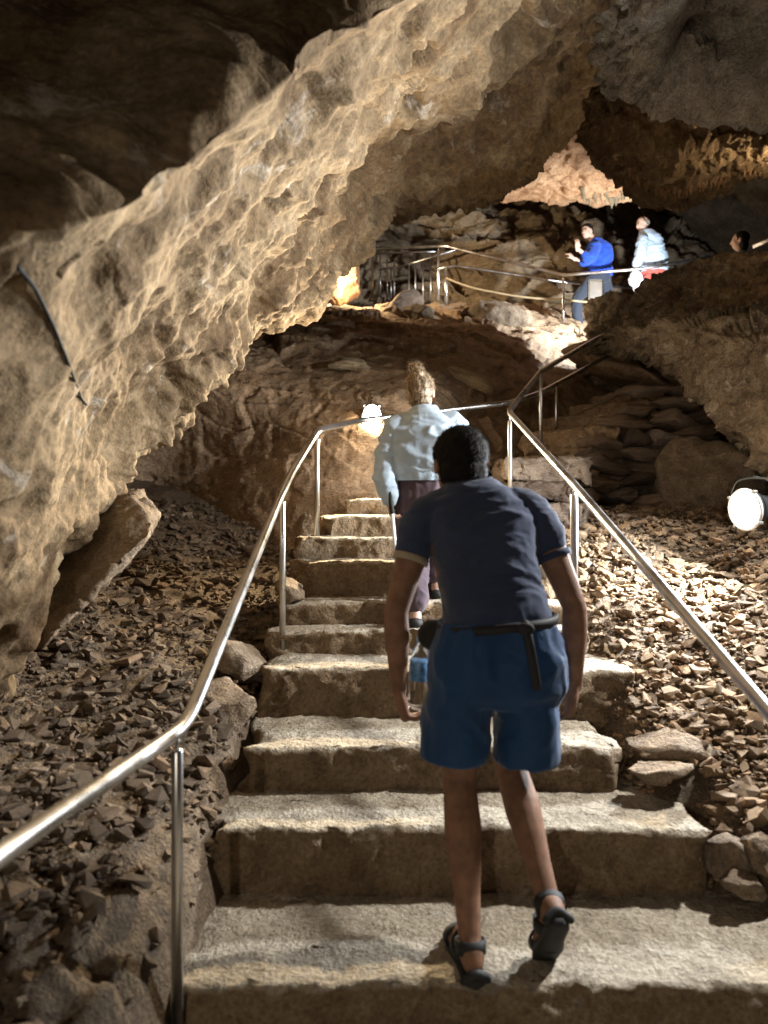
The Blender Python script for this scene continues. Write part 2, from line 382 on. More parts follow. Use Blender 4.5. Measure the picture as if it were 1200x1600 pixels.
# ------------------------------------------------------------------ the cave: left overhang
def W(*t): return np.array([at(*q)[:] for q in t])
T = W((-330, 520, 1.5), (0, 360, 1.62), (110, 335, 1.66), (212, 300, 1.76), (312, 220, 1.9), (425, 125, 2.1), (525, 50, 2.3), (640, -20, 2.5), (735, -110, 2.6), (810, -190, 2.7), (905, -310, 2.7))
MB = W((-260, 900, 2.15), (10, 720, 2.2), (125, 580, 2.45), (210, 500, 2.65), (335, 385, 2.95), (470, 290, 3.35), (590, 190, 3.9), (730, 120, 4.3), (835, 50, 4.2), (905, -30, 4.0), (980, -140, 3.8))
S_ = W((-170, 1330, 2.75), (20, 1060, 2.95), (150, 790, 3.35), (228, 645, 3.75), (398, 522, 4.4), (508, 442, 5.3), (600, 332, 6.5), (745, 305, 6.9), (838, 255, 6.3), (945, 110, 5.3), (1008, -10, 4.8))
out0 = T + np.array([(-0.26, -0.03, 0.13)] * 11); out1 = T + np.array([(-1.0, 0.10, 0.36)] * 11)
out2 = T + np.array([(-1.8, 0.0, 1.0)] * 11)
out3 = T + np.array([(-2.4, -1.6, 1.7)] * 11)
B1 = S_ + np.array([(-0.35, 0.45, 0.10)] * 3 + [(-0.4, 0.5, 0.30)] * 3 + [(-0.2, 0.6, 0.45)] * 5)
B2 = S_ + np.array([(-1.1, 1.0, 0.5)] * 3 + [(-1.0, 1.2, 0.9)] * 3 + [(-0.3, 1.2, 1.6)] * 5)
MID = 0.5 * (MB + S_) + np.array([0, 0.05, -0.02])
Tn = T + 0.14 * (MB - T); ctrl = np.stack([out3, out2, out1, out0, T, Tn, MB, MID, S_, B1, B2])
TT = catmull(T, 30, 0).astype(np.float32)
def d_over(p, u, v):
    hol = np.clip(fbm(p * 2.3 + 20, 3) - 0.18, 0, 0.5)
    dt = np.min(np.linalg.norm(p[:, None, :] - TT[None], axis=2), axis=1)
    d = 0.16 * fbm(p * 1.3, 3) - 0.30 * hol + 0.03 * ridged(p * 3.6, 3) + 0.022 * facets(p, 3.0, 0.6, 0.02) + 0.030 * fbm(p * 6, 4, 0.58)
    f1, f2, h, o = worley(p * 26)
    rim = np.exp(-((v - 0.78) / 0.10) ** 2)
    patch = np.clip(0.5 + 1.6 * fbm(p * 2.0 + 5, 2), 0, 1)
    d += (0.005 + 0.04 * rim) * patch * (0.5 - 1.1 * f1 ** 2)
    f1, f2, h, o = worley(p * 11 + 7)
    d += 0.045 * (0.3 + rim) * (0.5 - 1.1 * f1 ** 2)
    near = np.clip((p[:, 1] - 1.3) / 2.4, 0.22, 1)
    return d * near * np.clip(dt / 0.35, 0.12, 1) + np.clip(1.3 - dt, 0, 1) * (0.06 * fbm(p * 2.4 + 3, 3) + 0.012 * facets(p + 2, 4.0, .6, .03))
over = rock_sheet('overhang_wall', ctrl, 470, 560, d_over, M['overhang'], (0.6, 3.2, 1.0), 'huge tan rock overhang leaning across the upper left of the passage')

# ------------------------------------------------------------------ the cave: lower back wall, rising back to the walkway
cx = [60, 160, 260, 400, 500, 600, 700, 800, 900, 1010, 1130]
rows = [(1010, [6.2, 6.3, 6.3, 5.7, 5.5, 5.6, 5.9, 6.3, 6.6, 6.8, 7]),
        (850, [6.5, 6.8, 6.9, 6.2, 5.85, 5.9, 6.2, 6.6, 6.9, 7.1, 7.3]),
        (710, [6.2, 6.7, 6.9, 6.4, 6.05, 5.98, 6.4, 7.0, 7.5, 7.9, 8.1]),
        (655, [5.9, 6.4, 6.7, 6.4, 6.15, 6.03, 6.6, 7.4, 8.1, 8.5, 8.8]),
        (600, [5.6, 6.2, 6.6, 6.6, 6.5, 6.5, 7.0, 8.0, 8.8, 9.3, 9.6]),
        (560, [5.5, 6.2, 6.6, 6.9, 7.1, 7.3, 7.9, 9.0, 9.8, 10.2, 10.5]),
        (528, [5.5, 6.2, 6.8, 7.6, 8.1, 8.6, 9.3, 10.2, 10.7, 11.0, 11.4]),
        (500, [5.6, 6.4, 7.2, 8.6, 9.4, 10.1, 10.7, 11.2, 11.5, 11.8, 12.2]),
        (480, [5.8, 6.8, 8.0, 10, 11.2, 11.7, 11.9, 12.3, 12.6, 12.8, 13])]
def steep(px, py, Y):      # left of the walkway the face stands steeper
    k = np.interp(px, [400, 600, 700, 800, 900], [0.65, 0.62, 0.68, 0.85, 1.0]) if 500 < py < 620 else (np.interp(px, [400, 700, 900], [0.85, 0.86, 1.0]) if py == 500 else 1.0)
    return 6.2 + (Y - 6.2) * float(k) if Y > 6.2 else Y
ctrl = np.array([[at(px, py, steep(px, py, Y))[:] for px, Y in zip(cx, r)] for py, r in rows])
flat = ctrl[-1].copy() + np.array([0, 1.8, -0.05]); flat[:, 1] += 0.4
ctrl = np.concatenate([ctrl, flat[None]])
def d_back(p, u, v):
    q = p * np.array([1, 1, 1.5], np.float32)
    d = 0.10 * facets(q, 1.1, 0.8, 0.07) + 0.045 * facets(q + 11, 2.7, 0.7, 0.05) + 0.05 * fbm(p * 2, 4, .55) + 0.03 * strata(p, (0.3, 0.1, 0.95), 0.22, 0.6) + 0.012 * fbm(p * 14, 3)
    return d * (0.35 + 0.65 * np.clip((v - 0.15) * 3, 0, 1))
back = rock_sheet('cave_wall', ctrl, 420, 430, d_back, M['backwall'], (0, 0, CZ), 'brown back wall of the cave climbing from the steps to the upper walkway')

# ------------------------------------------------------------------ the cave: upper chamber wall and roof
cx = [420, 520, 600, 700, 800, 880, 950, 1030, 1120, 1260]
rows = [(560, [12.4, 13.2, 13.8, 13.3, 12.9, 12.6, 12.8, 13.5, 14.5, 15]),
        (480, [12.4, 13.3, 14.0, 13.4, 12.9, 12.5, 12.7, 13.6, 15, 16]),
        (420, [12.3, 13.3, 14.1, 13.5, 13.0, 12.6, 12.8, 14.0, 15.5, 17]),
        (370, [12, 13.1, 14.0, 13.6, 13.3, 13.0, 13.4, 15, 16.5, 18]),
        (330, [11.6, 12.8, 13.6, 13.7, 14.0, 14.2, 14.6, 16, 17.5, 19]),
        (280, [11, 12.2, 13.2, 13.6, 14.2, 14.8, 15.4, 16.5, 18, 19.5]),
        (200, [10.5, 11.5, 12.5, 13, 14, 15, 15.5, 16.5, 18, 19.5])]
ctrl = np.array([[at(px, py, Y)[:] for px, Y in zip(cx, r)] for py, r in rows])
def d_upper(p, u, v):
    return 0.24 * strata(p + 0.12 * fbm(p * 1.4, 3)[:, None], (0.20, 0.1, 0.97), 0.34, 0.7) + 0.16 * facets(p * np.array([1, 1, 2.2], np.float32), 1.0, 0.9, 0.07) + 0.09 * fbm(p * 2.2, 4, .6)
rock_sheet('upper_cave_wall', ctrl, 330, 400, d_upper, M['upperwall'], (2, 8, 5), 'layered rock wall behind the upper walkway railing')
cx = [600, 700, 780, 850, 920, 980, 1030, 1060]
rows = [(60, [6.9, 6.9, 6.9, 6.9, 6.9, 6.9, 6.9, 7.0]), (140, [7.3] * 8), (205, [8.2, 8.2, 8.1, 8.0, 8.0, 8.0, 8.2, 8.4]), (262, [9.4, 9.4, 9.4, 9.4, 9.3, 9.2, 9.4, 9.6]),
        (305, [10.8, 10.8, 10.7, 10.7, 10.5, 10.4, 10.6, 10.8]), (300, [11.2] * 8), (270, [11.8] * 8), (215, [12.6] * 8)]
ctrl = np.array([[at(px, py, Y)[:] for px, Y in zip(cx, r)] for py, r in rows])
def d_orange(p, u, v):
    return 0.12 * fbm(p * 1.2, 4, .55) + 0.06 * facets(p, 1.6, 0.7, 0.03) + 0.03 * ridged(p * 5, 3)
roofb = rock_sheet('upper_cave_ceiling', ctrl, 240, 260, d_orange, M['orangeceil'], (2.5, 9, 3), 'smooth orange ceiling of the upper chamber above the railing')

# ------------------------------------------------------------------ the cave: ceiling masses on the upper right
cx = [925, 955, 995, 1050, 1110, 1180, 1300, 1480]
rows = [(-520, [3.0, 3.0, 2.9, 2.8, 2.7, 2.6, 2.4, 2.2]), (-180, [3.9, 3.8, 3.6, 3.4, 3.2, 3.1, 2.9, 2.6]),
        (0, [4.7, 4.4, 4.1, 3.9, 3.75, 3.6, 3.3, 3.0]), (75, [4.95, 4.6, 4.35, 4.2, 4.1, 3.9, 3.6, 3.2])]
ctrl = [[at(px, py, Y)[:] for px, Y in zip(cx, r)] for py, r in rows]
rim = [at(px, py, Y) for px, py, Y in ((930, 92, 5.2), (958, 118, 4.9), (995, 146, 4.65), (1050, 165, 4.6), (1110, 185, 4.6), (1180, 185, 4.4), (1300, 190, 4.1), (1480, 200, 3.6))]
ctrl.append([p[:] for p in rim]); ctrl.append([(p + Vector((0, 0.35, 0.22)))[:] for p in rim]); ctrl.append([(p + Vector((0, 1.0, 1.0)))[:] for p in rim])
dent = at(1112, 118, 4.2)
def d_grey(p, u, v):
    f1, f2, h, o = worley(p * 13)
    d = 0.10 * fbm(p * 1.8, 3) + 0.07 * facets(p, 4.5, .8, .05) + 0.085 * (0.5 - 1.1 * f1 ** 2) + 0.025 * fbm(p * 11, 3, .6)
    r = np.linalg.norm((p - np.array(dent[:], np.float32)) * np.array([1.0, .6, 1.1], np.float32), axis=1)
    return d - 0.62 * np.exp(-(r / 0.36) ** 4)
rock_sheet('cave_ceiling', np.array(ctrl), 260, 280, d_grey, M['greyceil'], (1.2, 2, 1), 'knobbly grey ceiling rock in the upper right with a dark hollow')
cx = [880, 925, 965, 1005, 1045, 1100, 1160, 1240, 1400]
top = [(70, 6.6), (95, 6.4), (110, 6.2), (120, 6.1), (125, 6.0), (130, 5.9), (130, 5.8), (130, 5.6), (130, 5.2)]
mid = [(120, 6.9), (160, 6.7), (205, 6.5), (228, 6.4), (240, 6.3), (232, 6.15), (222, 6.0), (212, 5.8), (200, 5.4)]
rm = [(160, 7.5), (205, 7.3), (250, 7.1), (285, 7.0), (308, 6.9), (290, 6.8), (272, 6.6), (254, 6.3), (240, 5.9)]
rim = [at(px, py, Y) for px, (py, Y) in zip(cx, rm)]
ctrl = [[at(px, py - 260, Y - 1.5)[:] for px, (py, Y) in zip(cx, top)], [at(px, py, Y)[:] for px, (py, Y) in zip(cx, top)], [at(px, py, Y)[:] for px, (py, Y) in zip(cx, mid)], [p[:] for p in rim],
        [(p + Vector((0, 0.4, 0.15)))[:] for p in rim], [(p + Vector((0, 1.3, 1.1)))[:] for p in rim]]
def d_brown(p, u, v):
    f1, f2, h, o = worley(p * np.array([9, 9, 6], np.float32))
    return 0.12 * fbm(p * 1.7, 3) + 0.07 * facets(p, 3, .8, .06) + 0.07 * (0.5 - 1.1 * f1 ** 2) + 0.035 * ridged(p * 9, 3)
browno = rock_sheet('hanging_cave_ceiling', np.array(ctrl), 240, 300, d_brown, M['brownceil'], (2, 4, 1.5), 'dark brown hanging ceiling rock fringed with little stalactites')
stal = None
def stal_mesh(seed):
    r = np.random.default_rng(seed); n = 7; vs, fs = [], []
    prof = [(0.0, 1.0), (0.12, 0.85), (0.35, 0.55), (0.65, 0.32), (0.9, 0.16)]
    for z, rad in prof:
        for k in range(n): vs.append((rad * math.cos(6.283 * k / n) * r.uniform(.8, 1.15), rad * math.sin(6.283 * k / n) * r.uniform(.8, 1.15), -z))
    vs.append((0, 0, -1.0)); f3 = [((4) * n + k, 4 * n + (k + 1) % n, 5 * n) for k in range(n)]
    return mesh_np('stalactite', np.array(vs), grid_faces(5, n, True), f3)
SM = [stal_mesh(k) for k in range(5)]
for m_ in SM: m_.materials.append(M['orangeceil'])
SM2 = [m_.copy() for m_ in SM]
for m_ in SM2: m_.materials[0] = M['palestrata']
def hang(par, px, py, names, lo, hi, meshes):
    h = None
    for k in range(14):
        h = hit(px, py - k * 3, *names)
        if h: break
    if not h: return
    me = random.choice(meshes); o = link('stalactite', me, None, par)
    L = random.uniform(lo, hi); o.location = h[0] + Vector((0, 0, L * 0.25)); o.scale = (L * random.uniform(.22, .36), L * random.uniform(.22, .36), L)
    o.rotation_euler = (random.uniform(-.1, .1), random.uniform(-.1, .1), random.uniform(0, 6))
for k in range(46):
    px = random.uniform(985, 1198); base = np.interp(px, [985, 1005, 1045, 1100, 1160, 1240], [272, 287, 310, 292, 274, 256])
    hang(browno, px, base + random.uniform(-6, 4), ['hanging_cave_ceiling'], 0.035, 0.10, SM)
for k in range(26):
    px = random.uniform(905, 1010)
    hang(roofb, px, 306 + random.uniform(-8, 6), ['upper_cave_ceiling'], 0.08, 0.22, SM2)

# ------------------------------------------------------------------ the cave: outcrop hanging on the right
cx = [905, 935, 985, 1045, 1105, 1165, 1250, 1400]
low = [(560, 8.2), (546, 7.5), (556, 6.7), (590, 6.2), (648, 5.5), (712, 4.95), (775, 4.5), (850, 4.1)]
mdl = [(556, 8.1), (536, 7.3), (528, 6.3), (548, 5.8), (585, 5.1), (625, 4.65), (660, 4.25), (700, 3.9)]
led = [(552, 8.1), (530, 7.3), (503, 6.4), (497, 5.75), (500, 5.2), (502, 4.75), (508, 4.35), (512, 3.95)]
rec = [(549, 8.2), (524, 7.55), (486, 7.15), (474, 6.85), (472, 6.5), (470, 6.15), (468, 5.8), (465, 5.4)]
tp = [(546, 8.4), (519, 7.8), (472, 7.5), (416, 7.3), (402, 7.0), (392, 6.8), (380, 6.5), (370, 6.2)]
Wv = lambda arr: [at(px, py, Y) for px, (py, Y) in zip(cx, arr)]
lo_, tp_ = Wv(low), Wv(tp)
ctrl = np.array([[(p + Vector((0.5, 1.6, 1.0)))[:] for p in lo_], [(p + Vector((0.25, 0.55, 0.12)))[:] for p in lo_], [p[:] for p in lo_], [p[:] for p in Wv(mdl)], [p[:] for p in Wv(led)], [p[:] for p in Wv(rec)], [p[:] for p in tp_],
                 [(p + Vector((0.2, 0.8, -0.05)))[:] for p in tp_], [(p + Vector((0.6, 1.6, -0.9)))[:] for p in tp_]])
def d_outc(p, u, v):
    f1, f2, h, o = worley(p * 12)
    return 0.06 * fbm(p * 1.9, 4, .6) + 0.05 * facets(p * np.array([1, 1, 2.2], np.float32), 2.4, .8, .05) + 0.03 * strata(p, (0.25, 0.0, 0.97), 0.16, 0.5) + 0.03 * ridged(p * np.array([4, 4, 8], np.float32), 3) + 0.04 * (0.5 - 1.1 * f1 ** 2)
rock_sheet('outcrop_wall', ctrl, 340, 340, d_outc, M['outcrop'], (1.5, 2.5, 1.2), 'pale rough rock outcrop hanging above the floodlight with a black top')

# ------------------------------------------------------------------ the cave: everything round and behind, closing it off
nr, nc = 130, 200; ph = np.linspace(0.02, math.pi - 0.02, nr)[:, None]; th = np.linspace(0, 2 * math.pi, nc, endpoint=False)[None]
V = np.stack([(9.5 * np.sin(ph) * np.cos(th) + 1.5), (15.0 * np.sin(ph) * np.sin(th) + 7.5), (7.5 * np.cos(ph) + 2.5 + 0 * th)], -1).reshape(-1, 3).astype(np.float32)
c0 = np.array([1.5, 7.5, 2.5], np.float32); nn = (V - c0) / np.linalg.norm(V - c0, axis=1, keepdims=True)
V += nn * (0.7 * fbm(V * 0.35, 4, .55) + 0.25 * facets(V, .8, .8, .06))[:, None]
tag(link('outer_cave_wall', mesh_np('outer_cave_wall', V, grid_faces(nr, nc, True)), M['shell']), 'far dark rock enclosing the whole cave', None, None, 'structure')

# ------------------------------------------------------------------ stone steps
def step_mesh(name, x0, x1, y0, y1, z0, z1, seed, nose=0.035, rot=0.0, res=0.016, amp=1.0):
    """one rough block: rounded nose, broken ends"""
    pr = []
    def seg(a, b, n):
        for t in np.linspace(0, 1, n, endpoint=False): pr.append((a[0] + (b[0] - a[0]) * t, a[1] + (b[1] - a[1]) * t))
    seg((y1, z0), (y0, z0), 6); seg((y0, z0), (y0, z1 - nose), max(8, int((z1 - z0) / res)))
    for t in np.linspace(0, math.pi / 2, 6, endpoint=False): pr.append((y0 + nose - nose * math.cos(t), z1 - nose + nose * math.sin(t)))
    seg((y0 + nose, z1), (y1, z1), max(8, int((y1 - y0) / res))); seg((y1, z1), (y1, z0), 6)
    pr = np.array(pr); npf = len(pr); nx = max(12, int((x1 - x0) / res)); X = np.linspace(x0, x1, nx)
    V = np.zeros((nx, npf, 3), np.float32); V[:, :, 0] = X[:, None]; V[:, :, 1:] = pr[None]
    c = pr.mean(0); ends = []
    for xe, sg in ((x0, -1), (x1, 1)):
        for k, s in enumerate((0.9, 0.72, 0.48, 0.2)):
            e = np.zeros((npf, 3), np.float32); e[:, 0] = xe + sg * 0.02 * (1 - s); e[:, 1:] = c + (pr - c) * s; ends.append(e)
    rowsv = np.concatenate([np.stack(ends[3::-1]), V, np.stack(ends[4:])])
    n = len(rowsv); P = rowsv.reshape(-1, 3)
    sd = seed * 13.7
    endw = np.clip(1 - np.minimum(P[:, 0] - x0, x1 - P[:, 0]) / 0.22, 0, 1)
    top = np.clip((P[:, 2] - (z1 - 0.03)) / 0.025, 0, 1)[:, None]
    Q0 = vnoise(P, 2.2, 0.020 * amp, 2, sd); Q0 = vnoise(Q0, 8, 0.013 * amp, 3, sd + 3); dd = Q0 - P; dd[:, 2:] *= 1 - 0.68 * top; P = P + dd
    fr = facets(P + sd, 7.0, 0.7, 0.05)
    P[:, 1] -= 0.020 * amp * fr; P[:, 0] += endw * 0.10 * perlin(P * 6 + sd) ; P[:, 2] -= endw ** 2 * 0.05 * np.abs(perlin(P * 5 + sd + 9))
    P = vnoise(P, 34, 0.0055 * amp, 2, sd + 7)
    if rot:
        cx_, cy_ = (x0 + x1) / 2, (y0 + y1) / 2; cs, sn = math.cos(rot), math.sin(rot)
        dx, dy = P[:, 0] - cx_, P[:, 1] - cy_; P[:, 0] = cx_ + cs * dx - sn * dy; P[:, 1] = cy_ + sn * dx + cs * dy
    f = grid_faces(n, npf, True)
    me = mesh_np(name, P, f)
    bm = bmesh.new(); bm.from_mesh(me); bm.verts.ensure_lookup_table()
    bm.faces.new([bm.verts[k] for k in range(npf)]); bm.faces.new([bm.verts[(n - 1) * npf + k] for k in range(npf)])
    bmesh.ops.recalc_face_normals(bm, faces=bm.faces[:]); bm.to_mesh(me); bm.free(); return me
stairs = empty('stone_staircase', (0.2, 2.1, -0.2))
tag(stairs, 'flight of rough pale stone steps climbing between two steel handrails', 'staircase')
# front edge distance, top height, left end, right end
STEPS = [(0.55, -0.19, -1.05, 1.75), (2.14, 0.0, -0.70, 1.62), (2.637, 0.24, -0.665, 1.15), (3.0, 0.414, -0.575, 0.935), (3.45, 0.638, -0.56, 1.17), (3.81, 0.76, -0.555, 1.04),
         (4.03, 0.881, -0.54, 1.0), (4.28, 1.085, -0.50, 1.0), (4.57, 1.212, -0.535, 1.0), (4.80, 1.345, -0.41, 1.05)]
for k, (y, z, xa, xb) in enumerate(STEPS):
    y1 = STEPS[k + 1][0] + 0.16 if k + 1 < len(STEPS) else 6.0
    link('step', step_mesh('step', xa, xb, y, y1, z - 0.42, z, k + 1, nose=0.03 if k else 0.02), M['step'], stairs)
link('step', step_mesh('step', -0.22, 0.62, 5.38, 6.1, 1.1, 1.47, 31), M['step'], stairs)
fl2 = empty('upper_stone_staircase', (1.1, 5.5, 1.3))
tag(fl2, 'stacked stone blocks carrying the steps that turn right behind the landing', 'staircase')
blocks = [(0.80, 1.50, 5.28, 5.9, 1.15, 1.43, 41), (0.88, 1.46, 5.36, 5.95, 1.43, 1.585, 42), (0.92, 1.52, 5.42, 6.1, 1.60, 1.77, 43), (1.15, 2.0, 6.1, 7.0, 1.4, 1.84, 44), (1.45, 2.3, 6.3, 7.3, 1.6, 2.1, 45), (1.75, 2.6, 6.7, 7.7, 1.8, 2.27, 46), (2.05, 2.9, 7.1, 8.1, 2.0, 2.44, 47), (2.35, 3.2, 7.5, 8.5, 2.2, 2.6, 48)]
for b in blocks:
    link('step', step_mesh('step', *b[:6], b[6], rot=-0.10 if b[6] < 44 else -0.6, nose=0.03, amp=2.2), M['backwall' if b[6] > 43 else 'slabrock'], fl2)

# ------------------------------------------------------------------ loose stones on both slopes
def chip(seed):
    r = np.random.default_rng(seed); bm = bmesh.new()
    ax = np.array([1.0, r.uniform(.55, .9), r.uniform(.28, .55)])
    for k in range(13):
        d = r.normal(size=3); d /= np.linalg.norm(d); d = np.sign(d) * np.abs(d) ** 0.5
        bm.verts.new((d * ax * r.uniform(.8, 1.05)).tolist())
    bmesh.ops.convex_hull(bm, input=bm.verts[:]); bmesh.ops.delete(bm, geom=[v for v in bm.verts if not v.link_faces], context='VERTS')
    bmesh.ops.triangulate(bm, faces=bm.faces[:]); return bm_mesh('stone', bm)
CH = [chip(k) for k in range(16)]; CHD = [c.copy() for c in CH]
for c in CH: c.materials.append(M['stone'])
for c in CHD: c.materials.append(M['darkstone'])
CHV = []
for c in CH:
    v = np.zeros(len(c.vertices) * 3, np.float32); c.vertices.foreach_get('co', v)
    CHV.append((v.reshape(-1, 3), np.array([list(p.vertices) for p in c.polygons], np.int32)))
def gz(x, y):
    h = BVH['ground'].ray_cast(Vector((x, y, 4)), Vector((0, 0, -1)))
    return h[0].z if h[0] is not None else float(ground_z(x, y))
def scatter(side, n, smin, smax, lift, seed):
    r = np.random.default_rng(seed); out = []
    while len(out) < n:
        if side > 0:
            y = r.uniform(1.7, 5.6); x = r.uniform(0.93, 0.56 * y + 0.6)
            if y < 2.95 and x < 1.14 + 0.12 * math.sin(y * 9): continue
            if y < 2.64 and x < 1.46: continue
            if x < 1.2 and y < 3.45 and y > 2.95 and x < 0.98: continue
        else:
            y = r.uniform(1.35, 6.6); x = r.uniform(-0.52 * y - 0.75, -0.50)
            if x > -0.62 and y < 3.9: continue
            if y < 2.6 and x > -0.78 and r.random() < .75: continue
            if y < 2.0 and r.random() < .82: continue
        s = smin * (smax / smin) ** (r.random() ** 1.7)
        if smax > .03 and r.random() < 0.012: s *= r.uniform(1.4, 2.1)
        out.append((x, y, s, r.uniform(0, lift), r.integers(0, 16), r.uniform(0, 6.28), r.normal(0, .35), r.normal(0, .35), r.random()))
    return out
items = [(1,) + t for t in scatter(1, 3900, 0.017, 0.056, 0.022, 5)] + [(1,) + t for t in scatter(1, 7000, 0.008, 0.024, 0.018, 6)] + \
        [(-1,) + t for t in scatter(-1, 3300, 0.017, 0.056, 0.025, 7)] + [(-1,) + t for t in scatter(-1, 5000, 0.008, 0.024, 0.018, 8)]
def seen(t):
    px = 600 + F * t[1] / t[2]; py = 800 + F * (CZ - float(ground_z(t[1], t[2]))) / t[2]
    return -10 < px < 1210 and py < 1600 and not (px < 1000 and px > 580 and py < 1000)
order = sorted([k for k, t in enumerate(items) if seen(t)], key=lambda k: -items[k][3] / items[k][2])[:300]
single = set(order); bv, bf, bmats, cnt = [], [], [], 0
from mathutils import Euler
for k, (side, x, y, s, lift, mi, rz, rx, ry, rr) in enumerate(items):
    z = gz(x, y) + s * 0.08 + lift
    if k in single:
        o = link('stone', (CH if side > 0 else CHD)[mi], None, ground, smooth=False)
        o.location = (x, y, z); o.rotation_euler = (rx, ry, rz); o.scale = (s, s, s)
    else:
        R = np.array(Euler((rx, ry, rz)).to_matrix(), np.float32); v, f = CHV[mi]
        bv.append((v * s) @ R.T + np.array([x, y, z], np.float32)); bf.append(f + cnt); cnt += len(v)
        bmats.append(np.full(len(f), 0 if side > 0 else 1, np.int32))
me = mesh_np('rubble', np.concatenate(bv), None, np.concatenate(bf)); me.materials.append(M['stone']); me.materials.append(M['darkstone'])
me.polygons.foreach_set('material_index', np.concatenate(bmats))
tag(link('rubble', me, None, ground, smooth=False), None, None, None, 'stuff')

# ------------------------------------------------------------------ named boulders and slabs
def put_boulder(name, label, p, radii, seed, rot=(0, 0, 0), mat='boulder', sub=4, cuts=12, rough=0.06, cat='boulder', depth=(0.42, 0.82), parent=None):
    o = link(name, boulder(name, seed, radii, sub, cuts, rough, depth), M[mat], parent)
    o.location = p; o.rotation_euler = rot
    if label: tag(o, label, cat)
    return o
put_boulder('boulder', 'pale topped boulder beside the foot of the left second post', at(378, 1035, 3.75), (0.19, 0.17, 0.13), 3, (0.1, 0.3, 0.4))
put_boulder('boulder', 'rounded grey boulder left of the third riser', at(356, 1108, 3.35), (0.17, 0.17, 0.15), 4, (0.2, 0.1, 1.0))
put_boulder('boulder', 'small pale stone lying at the left end of the lowest full riser', at(303, 1385, 2.5), (0.04, 0.035, 0.026), 6, (0, 0.2, 0.5), sub=3)
put_boulder('boulder', 'dark flat topped boulder at the right end of the second riser', at(1035, 1172, 3.07), (0.21, 0.14, 0.075), 7, (0.1, 0.05, -0.2))
put_boulder('boulder', 'wedge of stone under the dark boulder on the right of the steps', at(1030, 1208, 2.92), (0.15, 0.09, 0.06), 8, (0.0, -0.1, 0.1))
put_boulder('boulder', 'angular block at the right end of the third riser', at(1020, 1085, 3.5), (0.12, 0.12, 0.10), 9, (0.1, 0.1, 0.3))
put_boulder('boulder', 'blocky stone filling the right end of the lowest full riser', at(1135, 1330, 2.68), (0.13, 0.12, 0.11), 16, (0.1, 0.1, 0.5))
put_boulder('boulder', 'flat pale stone where the lowest tread meets the right slope', at(1165, 1385, 2.55), (0.11, 0.10, 0.05), 17, (0.1, 0.2, 0.2))
put_boulder('boulder', 'brown stone at the right picture edge above the lowest tread', at(1195, 1330, 2.62), (0.12, 0.11, 0.10), 18, (0.3, 0.1, 0.9))
put_boulder('boulder', 'half buried boulder below the left handrail bend', at(225, 1255, 2.75), (0.17, 0.13, 0.10), 10, (0.2, 0.2, 0.9))
put_boulder('boulder', 'broad low boulder among rubble near the left picture edge', at(60, 1180, 2.9), (0.20, 0.14, 0.10), 12, (0, 0.2, 0.2))
put_boulder('boulder', 'mottled rock standing left of the sixth step end', at(455, 925, 4.15), (0.10, 0.12, 0.10), 14, (0, 0.1, 0.2))
put_boulder('boulder', 'block of stone at the left end of the top step', at(480, 822, 4.95), (0.10, 0.16, 0.09), 15, (0, 0.1, 0.1))
def hull_rock(name, pts, voxel, amp, mat, label, cat):
    bm = bmesh.new()
    for p in pts: bm.verts.new(p)
    bmesh.ops.convex_hull(bm, input=bm.verts[:]); me = bpy.data.meshes.new(name); bm.to_mesh(me); bm.free()
    o = bpy.data.objects.new(name, me); COL.objects.link(o); r = o.modifiers.new('r', 'REMESH'); r.mode = 'VOXEL'; r.voxel_size = voxel
    bpy.context.view_layer.update(); new = bpy.data.meshes.new_from_object(o.evaluated_get(bpy.context.evaluated_depsgraph_get())); bpy.data.objects.remove(o)
    v = np.zeros(len(new.vertices) * 3, np.float32); new.vertices.foreach_get('co', v); v = v.reshape(-1, 3); n = np.zeros_like(v).ravel(); new.vertex_normals.foreach_get('vector', n); n = n.reshape(-1, 3)
    v = vnoise(v, 4, amp, 3, 3.3) + n * (amp * (0.9 * facets(v, 6, .7, .05) + 0.4 * fbm(v * 24, 2)))[:, None]
    new.vertices.foreach_set('co', v.ravel().astype(np.float32)); new.update(); new.materials.clear()
    return tag(link(name, new, M[mat]), label, cat)
sp = [at(*q) for q in ((234, 812, 3.35), (205, 770, 3.5), (150, 778, 3.6), (55, 905, 3.3), (5, 1020, 3.1), (65, 1015, 3.0), (150, 925, 3.12), (224, 846, 3.25))]
hull_rock('rock_slab', sp + [p + Vector((-0.10, 0.45, 0.04)) for p in sp], 0.014, 0.022, 'boulder', 'pointed rock slab with a pale lower edge jutting from the left wall', 'rock')
put_boulder('boulder', 'large dark boulder under the upper railing posts', at(638, 498, 10.6), (0.42, 0.4, 0.40), 23, (0, 0, 0.3), 'slabrock')
put_boulder('boulder', 'pale angular boulder in front of the dark one below the railing', at(655, 492, 10.1), (0.26, 0.25, 0.30), 24, (0, 0.2, 0.8), 'boulder', cuts=12)
put_boulder('boulder', 'broad tan boulder left of the blue jacketed walker', at(790, 508, 10.6), (0.62, 0.4, 0.30), 25, (0, 0.25, 0.1), 'boulder', 5)
put_boulder('boulder', 'lamplit yellow rock at the overhang edge left of the upper railing', at(541, 440, 11.6), (0.36, 0.4, 0.5), 26, (0, 0.1, 0.5), 'orangeceil', 5, 14, 0.09)
